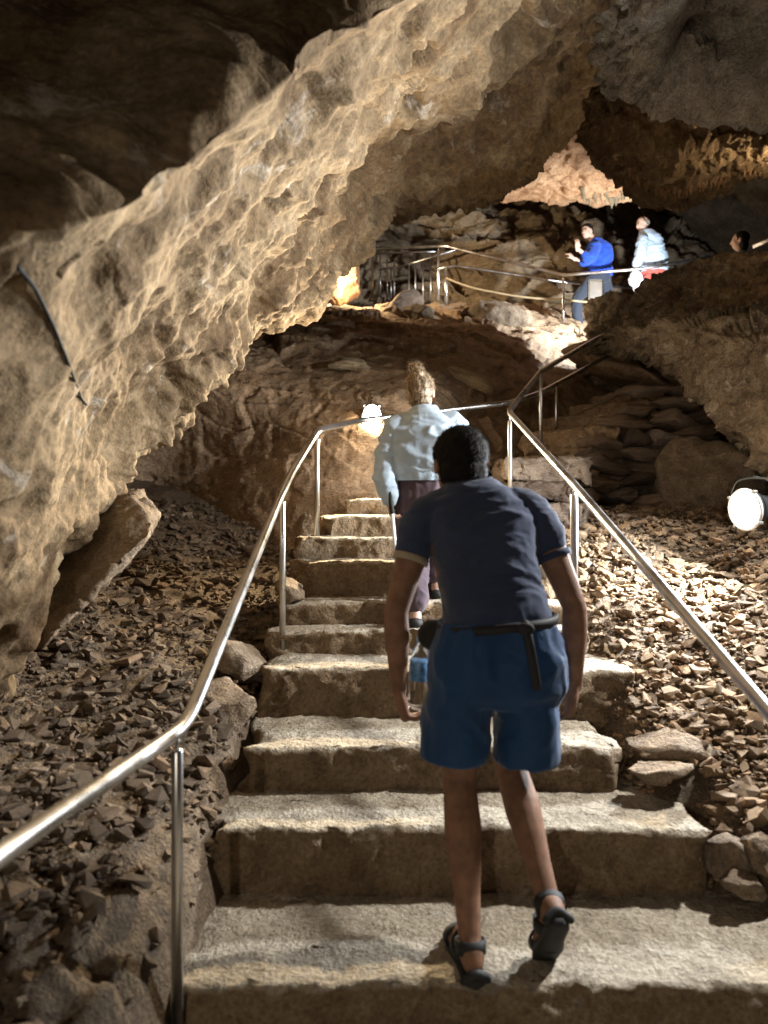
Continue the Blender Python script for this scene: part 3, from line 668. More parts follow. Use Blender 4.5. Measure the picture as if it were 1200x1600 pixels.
for k, (px, py, Y, rx, lab) in enumerate([(545, 572, 6.9, 0.20, 'pale straight strata ledge on the back wall above the bulkhead lamp'), (735, 596, 7.1, 0.26, 'pale sloping strata ledge on the back wall right of the blonde head')]):
    h = hit(px, py, 'cave_wall'); put_boulder('rock_ledge', lab, h[0] + Vector((0, -0.06, 0)), (rx, 0.16, 0.062 if k == 0 else 0.085), 50 + k, (0.1, 0.04 if k == 0 else 0.42, 0), 'palestrata', 5, 12, 0.05, 'rock ledge', (0.7, 0.95))
# courses of dry stones under the railing
pile = empty('dry_stone_pile', at(585, 505, 10.9)); tag(pile, 'little dry stone pile under the left end of the upper railing', 'stone pile')
for k in range(16):
    p = at(560 + (k % 6) * 11 + random.uniform(-3, 3), 507 - (k // 6) * 11, 10.9 + random.uniform(-.1, .1))
    o = link('stone', boulder('stone', 60 + k, (0.075, 0.08, 0.05), 2, 8, 0.04), M['slabrock'], pile, smooth=False); o.location = p
# mound of stacked slabs
mound = empty('slab_mound', at(1000, 830, 5.9)); tag(mound, 'mound of dark stacked rock slabs behind the right handrail', 'rock mound')
core = link('core', boulder('core', 77, (0.85, 0.7, 0.62), 5, 6, 0.03), M['slabrock'], mound); core.location = at(1010, 745, 6.75)
SL = [boulder('slab', 80 + k, (1, 0.8, 1), 4, 14, 0.085, (0.5, 0.85)) for k in range(8)]
for s_ in SL: s_.materials.append(M['slabrock'])
for row in range(9):
    py = 612 + row * 24; x0 = [965, 945, 925, 905, 895, 888, 885, 890, 900][row]; x1 = [1075, 1095, 1105, 1110, 1075, 1055, 1045, 1050, 1065][row]; px = x0
    while px < x1:
        wpx = random.uniform(48, 105); Y = 6.35 - row * 0.075 + random.uniform(-.06, .06) + 0.0006 * abs(px - 990)
        o = link('slab', random.choice(SL), None, mound)
        o.location = at(px + wpx / 2, py + random.uniform(-6, 6) + (px - 990) * (-0.10 + row * .02), Y)
        o.scale = (wpx / F * Y * 0.60, 0.26, random.uniform(0.062, 0.10)); o.rotation_euler = (random.uniform(-.15, .15), random.uniform(-.12, .22), random.uniform(-.25, .25)); px += wpx * 0.86
put_boulder('boulder', 'smooth cracked boulder behind the floodlight', at(1118, 762, 5.75), (0.47, 0.40, 0.52), 91, (0.1, -0.35, 0.2), 'boulder', 5, 8, 0.05)
put_boulder('boulder', 'low flat rock at the foot of the slab mound', at(1010, 825, 5.45), (0.36, 0.25, 0.10), 92, (0, 0.1, 0.1), 'slabrock', 5, 7, 0.03)
put_boulder('boulder', 'brown smooth ramp of rock between handrail and outcrop', at(985, 580, 8.4), (0.75, 0.9, 0.20), 93, (0.3, 0.33, 0.1), 'backwall', 5, 5, 0.02)

# ------------------------------------------------------------------ steel handrails
RR, PR = 0.021, 0.0165
def on_rail(pts, Yq):
    for a, b in zip(pts, pts[1:]):
        if min(a.y, b.y) <= Yq <= max(a.y, b.y) and abs(b.y - a.y) > 1e-6: return a.lerp(b, (Yq - a.y) / (b.y - a.y))
def post(par, top, base_z, r=PR, name='post'):
    b = Vector((top.x, top.y, base_z)); t = Vector((top.x, top.y, top.z - 0.055))
    o = link(name, tube_mesh(name, [b, t, t + Vector((0, 0, 0.006))], r, 14, 0, radii=[r, r, r * .82]), M['steel'], par)
    link('bracket', tube_mesh('bracket', [t - Vector((0, 0, .005)), Vector((top.x, top.y, top.z - 0.004))], 0.0065, 8, 0), M['steel'], o)
    fl = tube_mesh('base_plate', [b - Vector((0, 0, 0.02)), b + Vector((0, 0, 0.006))], r * 2.0, 16, 0); link('base_plate', fl, M['steel'], o)
    return o
L = [Vector((-0.80, 0.2, 0.735)), at(0, 1335, 1.36), at(290, 1135, 2.15), at(440, 772, 3.8), at(456, 738, 4.05), at(497, 671, 4.75), at(562, 657, 5.45), at(800, 629, 5.9), at(845, 613, 6.55), at(965, 548, 8.0), at(1010, 525, 8.7)]
lh = empty('handrail', (L[3].x, L[3].y, 0.7)); tag(lh, 'steel handrail on the left of the steps curving round the back of the landing', 'handrail')
link('rail', tube_mesh('rail', L, RR, 18, 0.10), M['steel'], lh)
p1 = L[1].lerp(L[2], 0.93); post(lh, p1, -0.22)
post(lh, on_rail(L, 3.82), 0.62); post(lh, on_rail(L, 4.72), 1.19)
p4 = on_rail(L, 6.8); post(lh, p4, p4.z - 0.62)
R_ = [Vector((1.17, 0.4, 0.17)), Vector((1.062, 2.03, 0.815)), at(897, 757, 3.8), at(797, 646, 5.3), at(797, 640, 5.36), at(845, 580, 6.0), at(930, 530, 7.3), at(985, 505, 8.2)]
rh = empty('handrail', (R_[2].x, R_[2].y, 0.7)); tag(rh, 'steel handrail on the right of the steps running out of the lower right edge', 'handrail')
link('rail', tube_mesh('rail', R_, RR, 18, 0.05), M['steel'], rh)
post(rh, R_[2], 0.62, 0.0195); post(rh, R_[3], 1.30); post(rh, on_rail(R_, 6.0), 1.78); post(rh, Vector((1.13, 1.0, 0.41)), -0.2)
# railing of the upper walkway
U = [at(582, 391, 12.8), at(697, 384, 11.7), at(880, 430, 11.2), at(1002, 420, 10.9), at(1110, 402, 10.8)]
U2 = [at(684, 420, 11.75), at(712, 415, 11.75), at(880, 441, 11.75), at(1003, 451, 11.9)]
ur = empty('walkway_railing', (U[2].x, U[2].y, 4.1)); tag(ur, 'steel railing along the upper walkway in front of the blue jacketed walker', 'railing')
link('top_rail', tube_mesh('top_rail', U, 0.024, 12, 0.08), M['steel'], ur)
for t, py in ((U[0] + Vector((0, 0, 0)), 468), (at(685, 386, 11.8), 480), (U[2], 522)):
    post(ur, t, CZ - (py - 800) / F * t.y, 0.022)
u2 = empty('walkway_railing', (U2[1].x, U2[1].y, 4.1)); tag(u2, 'lower inner railing of the walkway running behind the blue jacketed walker', 'railing')
link('top_rail', tube_mesh('top_rail', U2, 0.020, 12, 0.08), M['steel'], u2)
post(u2, at(697, 418, 11.75), CZ + (800 - 479) / F * 11.75, 0.028); post(u2, at(1000, 451, 11.9), 3.9, 0.02)
S2 = [at(592, 421, 13.3), at(625, 417, 13.0), at(712, 390, 12.4)]
sr = empty('stair_railing', (S2[1].x, S2[1].y, 4.8)); tag(sr, 'thin barred railing of the stair behind the upper walkway', 'railing')
link('top_rail', tube_mesh('top_rail', S2, 0.018, 10, 0.06), M['steel'], sr)
S3 = [at(586, 396, 13.4), at(680, 393, 12.9)]
link('top_rail', tube_mesh('top_rail', S3, 0.016, 10, 0), M['steel'], sr)
for px, t0, b0, Y in ((594, 398, 465, 13.4), (605, 405, 466, 13.2), (611, 420, 468, 13.1), (616, 408, 468, 13.1), (639, 413, 472, 12.9), (649, 397, 474, 12.9), (661, 405, 478, 12.8), (673, 400, 478, 12.8)):
    link('bar', tube_mesh('bar', [at(px, b0, Y), at(px, t0, Y)], 0.014, 8, 0), M['steel'], sr)
far = empty('handrail', at(1185, 400, 9.4)); tag(far, 'short brightly lit handrail at the right edge beside the half hidden walker', 'handrail')
link('rail', tube_mesh('rail', [at(1176, 386, 9.4), at(1290, 340, 9.0)], 0.03, 12, 0), M['steel'], far); link('post', tube_mesh('post', [at(1240, 361, 9.2), at(1240, 470, 9.2)], 0.02, 10, 0), M['steel'], far)
# ropes
def rope(pts, label, r=0.012, sag=0.0, mat='rope', name='rope'):
    Q = []
    for a, b in zip(pts, pts[1:]):
        for t in np.linspace(0, 1, 14, endpoint=False): Q.append(a.lerp(b, t) - Vector((0, 0, sag * 4 * t * (1 - t))))
    Q.append(pts[-1]); return tag(link(name, tube_mesh(name, Q, r, 8, 0), M[mat]), label, name)
rope([at(697, 434, 11.72), at(770, 456, 11.5), at(882, 468, 11.22), at(980, 471, 11.1), at(1030, 470, 11.0)], 'pale rope strung below the upper walkway railing', 0.016, 0.03)
rope([at(864, 660, 6.85), at(1034, 578, 7.6)], 'thin tan rope tied to the far handrail post and rising over the mound', 0.009, 0.04)
# sign board on its own post
sg = empty('sign_board', at(925, 505, 10.6)); tag(sg, 'blank brown sign board with rounded corners on a thin post by the walkway', 'sign')
bm = bmesh.new(); c = at(930, 459, 10.55); box_bm(bm, c, (0.215, 0.02, 0.40), Matrix.Rotation(0.06, 3, 'Z'), 0.03); pl = link('plate', bm_mesh('plate', bm), M['board'], sg, smooth=False)
link('post', tube_mesh('post', [at(924, 520, 10.6), at(924, 470, 10.6)], 0.016, 10, 0), M['steel'], sg); link('post', tube_mesh('post', [at(936, 520, 10.62), at(936, 470, 10.62)], 0.012, 10, 0), M['steel'], sg)
for sx in (-1, 1):
    for sz in (-1, 1):
        bm = bmesh.new(); bmesh.ops.create_cone(bm, cap_ends=True, segments=10, radius1=0.009, radius2=0.007, depth=0.012, matrix=Matrix.Translation(c + Vector((sx * .075, -0.014 + sx * .005, sz * .16))) @ Matrix.Rotation(math.pi / 2, 4, 'X'))
        link('screw', bm_mesh('screw', bm), M['steel'], pl)

# ------------------------------------------------------------------ lamps
def frame_to(d, up=Vector((0, 0, 1))):
    y = -Vector(d).normalized(); x = y.cross(up).normalized() * -1; z = x.cross(y) * 1.0
    x = up.cross(y).normalized(); z = y.cross(x).normalized()
    return Matrix((x, y, z)).transposed()       # local -Y looks along d, local Z up
def lathe_bm(bm, prof, M4, n=28):
    """profile of (radius, distance along local -Y)"""
    prev = None
    for r, h in prof:
        ring = [bm.verts.new(M4 @ Vector((r * math.cos(6.28318 * k / n), -h, r * math.sin(6.28318 * k / n)))) for k in range(n)]
        if prev:
            for k in range(n): bm.faces.new((prev[k], prev[(k + 1) % n], ring[(k + 1) % n], ring[k]))
        else: bm.faces.new(ring)
        prev = ring
    bm.faces.new(prev)
def lamp_light(par, kind, loc, d, power, col, size, name='lamp_light', spread=None):
    ld = bpy.data.lights.new(name, kind); ld.energy = power; ld.color = col
    if kind == 'AREA':
        ld.shape = 'DISK'; ld.size = size
        if spread: ld.spread = spread
    else: ld.shadow_soft_size = size
    o = bpy.data.objects.new(name, ld); COL.objects.link(o); o.location = loc
    if d is not None: o.rotation_euler = Vector(d).to_track_quat('-Z', 'Y').to_euler()
    o.parent = par; o.matrix_parent_inverse = Matrix.Translation(-Vector(par.location)); return o
def floodlight(label, p, d, power, col, glass, scale=1.0, foot=None, spread=None):
    e = empty('floodlight', p); tag(e, label, 'lamp'); d = Vector(d).normalized()
    M4 = Matrix.Translation(p) @ frame_to(d).to_4x4() @ Matrix.Scale(scale, 4)
    bm = bmesh.new(); lathe_bm(bm, [(0.03, -0.15), (0.06, -0.148), (0.075, -0.10), (0.10, -0.05), (0.118, -0.012), (0.120, 0.0)], M4); h = link('housing', bm_mesh('housing', bm), M['darkmetal'], e)
    bm = bmesh.new(); lathe_bm(bm, [(0.100, 0.0), (0.098, 0.012), (0.08, 0.024), (0.05, 0.032), (0.02, 0.036)], M4); link('glass', bm_mesh('glass', bm), glass, e)
    bm = bmesh.new(); n = 40
    pts = [M4 @ Vector((0.113 * math.cos(6.28318 * k / n), -0.008, 0.113 * math.sin(6.28318 * k / n))) for k in range(n + 1)]
    tube_mesh('bezel', pts, 0.010 * scale, 10, 0, bm=bm); bz = link('bezel', bm_mesh('bezel', bm), M['white'], e)
    for a in (0.6, 2.2, 3.8, 5.4):
        bm = bmesh.new(); box_bm(bm, M4 @ Vector((0.124 * math.cos(a), -0.006, 0.124 * math.sin(a))), (0.018 * scale, 0.03 * scale, 0.018 * scale), frame_to(d), 0.003); link('clip', bm_mesh('clip', bm), M['greycast'], e)
    for k in range(4):
        bm = bmesh.new(); x = -0.04 + 0.027 * k; box_bm(bm, M4 @ Vector((x, 0.12, 0)), (0.006 * scale, 0.10 * scale, 0.13 * scale), frame_to(d)); link('cooling_fin', bm_mesh('cooling_fin', bm), M['darkmetal'], h, smooth=False)
    q = [M4 @ Vector(v) for v in ((0.135, 0.05, 0.0), (0.145, 0.05, 0.09), (0.11, 0.07, 0.165), (0, 0.08, 0.175), (-0.11, 0.07, 0.165), (-0.145, 0.05, 0.09), (-0.135, 0.05, 0.0))]
    link('bracket', tube_mesh('bracket', q, 0.008 * scale, 8, 0.03), M['darkmetal'], e)
    cq = [M4 @ Vector(v) for v in ((0, 0.145, -0.02), (0, 0.20, -0.05), (0.06, 0.26, -0.14), (0.16, 0.30, -0.17), (0.34, 0.36, -0.13))]
    link('cable', tube_mesh('cable', cq, 0.006, 8, 0.05), M['black'], e)
    foot = foot or (p + Vector((0.25, 0.1, 0.35)))
    link('arm', tube_mesh('arm', [M4 @ Vector((0, 0.08, 0.175)), foot], 0.012, 8, 0), M['darkmetal'], e)
    lamp_light(e, 'AREA', p + d * 0.05 * scale, d, power, col, 0.17 * scale, spread=spread); return e
def bulkhead(label, p, d, power, col, glass, scale=1.0, spread=None):
    e = empty('bulkhead_lamp', p); tag(e, label, 'lamp'); d = Vector(d).normalized(); Rm = frame_to(d)
    M4 = Matrix.Translation(p) @ Rm.to_4x4() @ Matrix.Scale(scale, 4)
    bm = bmesh.new(); box_bm(bm, M4 @ Vector((0, 0.02, 0)), (0.118 * scale, 0.03 * scale, 0.19 * scale), Rm, 0.014); base = link('back_plate', bm_mesh('back_plate', bm), M['lampplate'], e)
    bm = bmesh.new(); Ms = M4 @ Matrix.Diagonal((1, 1, 1.55, 1)); lathe_bm(bm, [(0.054, -0.002), (0.057, 0.02), (0.050, 0.045), (0.03, 0.062), (0.01, 0.068)], Ms); link('glass', bm_mesh('glass', bm), glass, e)
    pts = [Ms @ Vector((0.058 * math.cos(6.28318 * k / 32), -0.004, 0.058 * math.sin(6.28318 * k / 32))) for k in range(33)]
    link('gasket_ring', tube_mesh('gasket_ring', pts, 0.007, 8, 0), M['white'], e)
    for sx in (-1, 1):
        for sz in (-1, 1):
            bm = bmesh.new(); lathe_bm(bm, [(0.008, 0), (0.007, 0.006)], M4 @ Matrix.Translation((sx * .050, 0.002, sz * .084)), 10); link('screw', bm_mesh('screw', bm), M['steel'], base)
    cp = [M4 @ Vector(v) for v in ((0.045, 0.02, -0.10), (0.045, 0.015, -0.16), (-0.02, 0.01, -0.175), (-0.10, 0.02, -0.18), (-0.14, 0.03, -0.26))]
    link('conduit', tube_mesh('conduit', cp, 0.009, 8, 0.04), M['greycast'], e)
    lamp_light(e, 'AREA', p + d * 0.078 * scale, d, power, col, 0.09, spread=spread); return e
fdir = Vector((-0.92, -0.34, -0.10))
floodlight('dazzling white round floodlight low at the right edge of the passage', FLOOD, fdir, LAMPS['flood_power'], COOL, M['glass_cool'], 0.98, FLOOD + Vector((0.32, 0.22, 0.16)))
floodlight('floodlight under the roof past the right edge aimed down at the steps', Vector((2.75, 3.45, 2.75)), Vector((-0.80, -0.22, -0.52)), LAMPS['key_power'], SOFT, M['glass_cool'], 0.9, Vector((2.9, 3.5, 3.1)), math.radians(150))
hb = hit(581, 655, 'cave_wall'); bp = hb[0] + (Vector((0, 0, CZ)) - hb[0]).normalized() * 0.07
bulkhead('glowing oval bulkhead lamp on the back wall left of the blonde walker', bp, Vector((0.05, -1, -0.25)), LAMPS['bulk_power'], WARM, M['glass_warm'], 1.3, math.radians(125))
floodlight('floodlight behind the outcrop top shining up at the walkway', at(1045, 468, 9.4), Vector((-0.62, 0.75, 0.12)), LAMPS['up_power'], COOL, M['glass_cool'], 0.8, at(1060, 520, 9.2))
bulkhead('bulkhead lamp hidden behind the overhang lighting the yellow rock', at(505, 408, 10.6), Vector((0.55, 0.7, -0.25)), LAMPS['nook_power'], WARM, M['glass_dim'], 0.7)
floodlight('small floodlight on the left wall behind the viewer aimed at the lowest steps', Vector((-1.07, -3.0, 1.35)), Vector((0.24, 1, -0.24)), LAMPS['entry_power'], NEUT, M['glass_warm'], 0.7, spread=math.radians(100))
bulkhead('bulkhead lamp just past the right edge lighting the stalactite fringe', at(1275, 330, 6.0), Vector((-0.35, -0.30, 0.90)), LAMPS['side_power'], WARM, M['glass_dim'], 1.0, math.radians(140))
# cable clipped over the overhang
cab = []
for t in np.linspace(0, 1, 26):
    px = float(np.interp(t, [0, .25, .5, .75, 1], [26, 55, 84, 110, 130])); py = float(np.interp(t, [0, .25, .5, .75, 1], [415, 450, 510, 575, 630]))
    h = hit(px, py, 'overhang_wall')
    if h: cab.append(h[0] + (Vector((0, 0, CZ)) - h[0]).normalized() * 0.012)
cab = [cab[0]] + [(a + b * 2 + c) / 4 for a, b, c in zip(cab, cab[1:], cab[2:])] + [cab[-1] + Vector((0, 0.03, 0))]
tag(link('cable', tube_mesh('cable', cab, 0.0055, 8, 0), M['black']), 'black cable running down the overhang at the left edge', 'cable')

# ------------------------------------------------------------------ people
def limb(bm, pts, radii, n=14, flat=None):
    """tapered closed tube with round ends; flat=(vector, factor) squashes it along that vector"""
    P = [Vector(p) for p in pts]
    if len(P) > 2:
        A = catmull(np.array([p[:] for p in P]), 5 * (len(P) - 1) + 1, 0); d = np.linalg.norm(np.diff(np.array([p[:] for p in P]), axis=0), axis=1)
        s = np.concatenate([[0], np.cumsum(d)]) / d.sum(); rr = np.interp(np.linspace(0, 1, len(A)), s, radii); P = [Vector(a) for a in A]
    else: rr = np.array(radii, float)
    t0 = (P[0] - P[1]).normalized(); t1 = (P[-1] - P[-2]).normalized()
    P = [P[0] + t0 * rr[0] * .95, P[0] + t0 * rr[0] * .7] + P + [P[-1] + t1 * rr[-1] * .7, P[-1] + t1 * rr[-1] * .95]
    rr = np.concatenate([[rr[0] * .3, rr[0] * .72], rr, [rr[-1] * .72, rr[-1] * .3]])
    prev = None; ref = None
    for i, q in enumerate(P):
        t = (P[min(i + 1, len(P) - 1)] - P[max(i - 1, 0)]).normalized()
        ref = t.orthogonal().normalized() if ref is None else (ref - t * ref.dot(t)).normalized()
        bi = t.cross(ref); ring = []
        for k in range(n):
            o = (ref * math.cos(6.28318 * k / n) + bi * math.sin(6.28318 * k / n)) * rr[i]
            if flat is not None: o = o - flat[0] * o.dot(flat[0]) * (1 - flat[1])
            ring.append(bm.verts.new(q + o))
        if prev:
            for k in range(n): bm.faces.new((prev[k], prev[(k + 1) % n], ring[(k + 1) % n], ring[k]))
        else: bm.faces.new(ring[::-1])
        prev = ring
    bm.faces.new(prev)
def loft(bm, rings, n=24, power=2.4):
    """rings: centre, half width vector, half depth vector; superelliptic sections"""
    prev = None
    for c, a, b in rings:
        c, a, b = Vector(c), Vector(a), Vector(b); ring = []
        for k in range(n):
            th = 6.28318 * k / n; cs, sn = math.cos(th), math.sin(th)
            ring.append(bm.verts.new(c + a * math.copysign(abs(cs) ** (2 / power), cs) + b * math.copysign(abs(sn) ** (2 / power), sn)))
        if prev:
            for k in range(n): bm.faces.new((prev[k], prev[(k + 1) % n], ring[(k + 1) % n], ring[k]))
        else: bm.faces.new(ring[::-1])
        prev = ring
    bm.faces.new(prev)
def ell(bm, c, r, rot=None, sub=3):
    m = Matrix.Translation(Vector(c)) @ (rot.to_4x4() if rot is not None else Matrix.Identity(4)) @ Matrix.Diagonal((r[0], r[1], r[2], 1))
    bmesh.ops.create_icosphere(bm, subdivisions=sub, radius=1.0, matrix=m)
def weld(name, bm, mat, parent, voxel=0.008, smooth=4, fold=0.0, ffreq=(9, 9, 4), seed=0):
    """join overlapping solids into one continuous surface"""
    bmesh.ops.recalc_face_normals(bm, faces=bm.faces[:]); me = bpy.data.meshes.new(name); bm.to_mesh(me); bm.free()
    o = bpy.data.objects.new(name, me); COL.objects.link(o)
    r = o.modifiers.new('r', 'REMESH'); r.mode = 'VOXEL'; r.voxel_size = voxel; r.use_smooth_shade = True
    if smooth: s = o.modifiers.new('s', 'SMOOTH'); s.iterations = smooth; s.factor = 0.5
    bpy.context.view_layer.update(); dg = bpy.context.evaluated_depsgraph_get(); new = bpy.data.meshes.new_from_object(o.evaluated_get(dg))
    bpy.data.objects.remove(o); bpy.data.meshes.remove(me); new.name = name
    if fold:
        v = np.zeros(len(new.vertices) * 3, np.float32); new.vertices.foreach_get('co', v); v = v.reshape(-1, 3)
        nn = np.zeros_like(v).ravel(); new.vertex_normals.foreach_get('vector', nn); nn = nn.reshape(-1, 3)
        q = v * np.array(ffreq, np.float32) + seed; q = q + 0.5 * perlin(q * .7)[:, None]
        v = v + nn * (fold * (ridged(q, 2, .45) - .3))[:, None]; new.vertices.foreach_set('co', v.ravel()); new.update()
    new.materials.clear(); return link(name, new, mat, parent)
def hand(bm, Wp, d, nrm, side, curl=0.5, sc=1.0, thumb=0.7, spread=0.0):
    """Wp wrist, d along the hand, nrm out of the palm, side towards the thumb"""
    d = Vector(d).normalized(); nrm = Vector(nrm); nrm = (nrm - d * nrm.dot(d)).normalized(); s = d.cross(nrm); s = s if s.dot(Vector(side)) > 0 else -s
    Wp = Vector(Wp)
    limb(bm, [Wp - d * .02 * sc, Wp + d * .03 * sc, Wp + d * .065 * sc], [.030 * sc, .042 * sc, .041 * sc], flat=(nrm, .48))
    for k, (off, Ls) in enumerate(((.030, .070), (.010, .079), (-.010, .073), (-.029, .057))):
        p = Wp + d * (.078 - .004 * abs(k - 1)) * sc + s * off * sc; a = 0.15 + curl * .25; pts = [p - d * .02 * sc]
        fd = (d + s * spread * (1.5 - k)).normalized()
        for seg, fr in enumerate((.46, .31, .23)):
            a += curl * (.75 if seg else .55); v = fd * math.cos(a) + nrm * math.sin(a); pts.append(p); p = p + v * Ls * fr * sc
        pts.append(p); limb(bm, pts, [.0092 * sc, .0090 * sc, .0085 * sc, .0078 * sc, .0066 * sc], 10)
    b = Wp + d * .018 * sc + s * .030 * sc; m = b + (d * .75 + s * .6 + nrm * thumb * .5).normalized() * .038 * sc; t = m + (d * .9 + s * .1 + nrm * thumb).normalized() * .032 * sc
    limb(bm, [b - s * .012 * sc, b, m, t], [.014 * sc, .0125 * sc, .0105 * sc, .008 * sc], 10)
def head(bm, c, fwd, up, sc=1.0):
    """cranium, jaw, nose, brow, lips, ears; c is the middle of the head"""
    fwd = Vector(fwd).normalized(); up = Vector(up); up = (up - fwd * up.dot(fwd)).normalized(); x = fwd.cross(up); R = Matrix((x, fwd, up)).transposed()
    c = Vector(c); P = lambda a, b, e: c + (x * a + fwd * b + up * e) * sc
    ell(bm, P(0, -.012, .028), (.074 * sc, .095 * sc, .084 * sc), R); ell(bm, P(0, .022, -.035), (.060 * sc, .068 * sc, .078 * sc), R)
    ell(bm, P(0, .055, -.088), (.030 * sc, .028 * sc, .022 * sc), R); ell(bm, P(0, .072, .022), (.050 * sc, .018 * sc, .012 * sc), R)
    limb(bm, [P(0, .084, .012), P(0, .102, -.022), P(0, .096, -.030)], [.010 * sc, .014 * sc, .014 * sc], 10)
    ell(bm, P(0, .086, -.058), (.024 * sc, .010 * sc, .008 * sc), R)
    for s in (-1, 1):
        ell(bm, P(s * .036, .068, -.012), (.018 * sc, .016 * sc, .014 * sc), R); ell(bm, P(s * .077, -.008, -.008), (.010 * sc, .020 * sc, .032 * sc), R, 2)
    return P, R
def face_bits(par, P, R, sc=1.0, hairmat=None):
    for s in (-1, 1):
        bm = bmesh.new(); ell(bm, P(s * .032, .080, .004), (.011 * sc, .007 * sc, .006 * sc), R, 2); link('eye', bm_mesh('eye', bm), M['black'], par)
        bm = bmesh.new(); limb(bm, [P(s * .014, .090, .020), P(s * .048, .078, .024)], [.004 * sc, .003 * sc], 8); link('eyebrow', bm_mesh('eyebrow', bm), M['hairblack'], par)
    bm = bmesh.new(); limb(bm, [P(-.020, .094, -.058), P(0, .098, -.057), P(.020, .094, -.058)], [.0028 * sc] * 3, 8); link('mouth', bm_mesh('mouth', bm), M['coral'], par)
X_, Y_, Z_ = Vector((1, 0, 0)), Vector((0, 1, 0)), Vector((0, 0, 1))

def strands(o, n, length, width, flow, seed=0, lift=0.35):
    """fine hairs growing from a hair shape, joined to it"""
    r = np.random.default_rng(seed); me = o.data; nv = len(me.vertices); v = np.zeros(nv * 3, np.float32); me.vertices.foreach_get('co', v); v = v.reshape(-1, 3)
    nn = np.zeros(nv * 3, np.float32); me.vertex_normals.foreach_get('vector', nn); nn = nn.reshape(-1, 3); idx = r.integers(0, nv, n)
    p = v[idx]; q = nn[idx]; fl = flow(p) + r.normal(0, .35, (n, 3)); fl = fl - q * (fl * q).sum(1, keepdims=True); fl /= np.linalg.norm(fl, axis=1, keepdims=True) + 1e-6
    L_ = (length * r.uniform(.6, 1.3, n))[:, None]; sd = np.cross(fl, q) * width / 2
    a = p - q * .003; b = p + fl * L_ * .5 + q * L_ * lift * .5; c = p + fl * L_ + q * L_ * lift * .55
    V = np.stack([a - sd, a + sd, b + sd, b - sd, c + sd * .3, c - sd * .3], 1).reshape(-1, 3); k = np.arange(n)[:, None] * 6
    f = np.concatenate([k + [0, 1, 2, 3], k + [3, 2, 4, 5]])
    hm = mesh_np('hair', V, f); bm = bmesh.new(); bm.from_mesh(me); bm.from_mesh(hm); bm.to_mesh(me); bm.free(); bpy.data.meshes.remove(hm)
    me.polygons.foreach_set('use_smooth', [True] * len(me.polygons)); me.update()
# --- the near walker, seen from behind, stooping up the steps
man = empty('person', (0.37, 2.3, 0.0)); tag(man, 'stooping person in navy T-shirt and blue shorts climbing with a bottle in hand', 'person')
hipL, hipR = Vector((0.262, 2.42, 0.84)), Vector((0.455, 2.43, 0.84)); knL, knR = Vector((0.245, 2.41, 0.50)), Vector((0.432, 2.53, 0.50))
anL, anR = Vector((0.256, 2.195, 0.095)), Vector((0.497, 2.225, 0.196))
shL, shR = Vector((0.135, 2.56, 1.352)), Vector((0.528, 2.56, 1.357)); elL, elR = Vector((0.040, 2.49, 1.035)), Vector((0.642, 2.49, 1.05))
wrL, wrR = Vector((0.052, 2.55, 0.755)), Vector((0.652, 2.53, 0.775))
hc = Vector((0.268, 2.645, 1.538))
bm = bmesh.new()
loft(bm, [((.36, 2.42, .80), X_ * .15, Y_ * .11), ((.36, 2.42, .92), X_ * .165, Y_ * .115), ((.36, 2.43, 1.03), X_ * .155, Y_ * .10), ((.345, 2.49, 1.17), X_ * .17, Y_ * .11), ((.335, 2.55, 1.29), X_ * .19, Y_ * .11), ((.33, 2.59, 1.37), X_ * .13, Y_ * .08), ((.325, 2.60, 1.41), X_ * .06, Y_ * .06)])
limb(bm, [(.325, 2.59, 1.38), (.30, 2.62, 1.45), (.28, 2.64, 1.50)], [.062, .056, .054])
P, R = head(bm, hc, (-.22, .93, -.18), (0.02, .15, 1), 1.10)
for h, k_, a in ((hipL, knL, anL), (hipR, knR, anR)):
    limb(bm, [h, h.lerp(k_, .5) + Y_ * .01, k_], [.088, .078, .056]); mid = k_.lerp(a, .33) - Y_ * .018
    limb(bm, [k_, mid, k_.lerp(a, .72) - Y_ * .004, a], [.054, .060, .041, .034])
for s, e, wv in ((shL, elL, wrL), (shR, elR, wrR)):
    limb(bm, [s, s.lerp(e, .45), e], [.058, .052, .041]); limb(bm, [e, e.lerp(wv, .3), wv], [.041, .044, .027])
hand(bm, wrL, (.20, .05, -1), (1, .15, .1), (0, 1, 0), 0.80, 1.08, 0.9)
hand(bm, wrR, (-.20, .0, -1), (-1, .2, 0), (0, 1, 0), 0.42, 1.06, 0.6)
FEET = ((anL, Vector((-.13, 1, 0)).normalized(), 0.0), (anR, Vector((-.03, .63, -.77)).normalized(), 0.0))
for a, fd, lift in FEET:
    sx = fd.cross(Z_).normalized(); uz = sx.cross(fd).normalized(); heel = a - uz * .043 - fd * .035
    limb(bm, [a, a.lerp(heel, .6), heel], [.036, .038, .033]); limb(bm, [heel, heel + fd * .09 + uz * .012, heel + fd * .16 - uz * .008], [.032, .036, .032])
    for k in range(5): q = heel + fd * (.165) + sx * (-.032 + .016 * k) - uz * .012; limb(bm, [q - fd * .03, q + fd * (.045 - .007 * abs(k - 1.2))], [.011, .0095], 8)
weld('body', bm, M['skin'], man, 0.0065, 3)
bm = bmesh.new(); ell(bm, P(0, -.018, .034), (.094, .113, .098), R); ell(bm, P(0, -.045, -.035), (.084, .072, .068), R)
ho = weld('hair', bm, M['hairblack'], man, 0.008, 2, 0.004, (50, 50, 50), 3)
strands(ho, 5200, .024, .0018, lambda p: np.array([0.1, -.25, -1.0]) + 0 * p, 1, .30)
bm = bmesh.new()   # T-shirt: trunk and two short sleeves
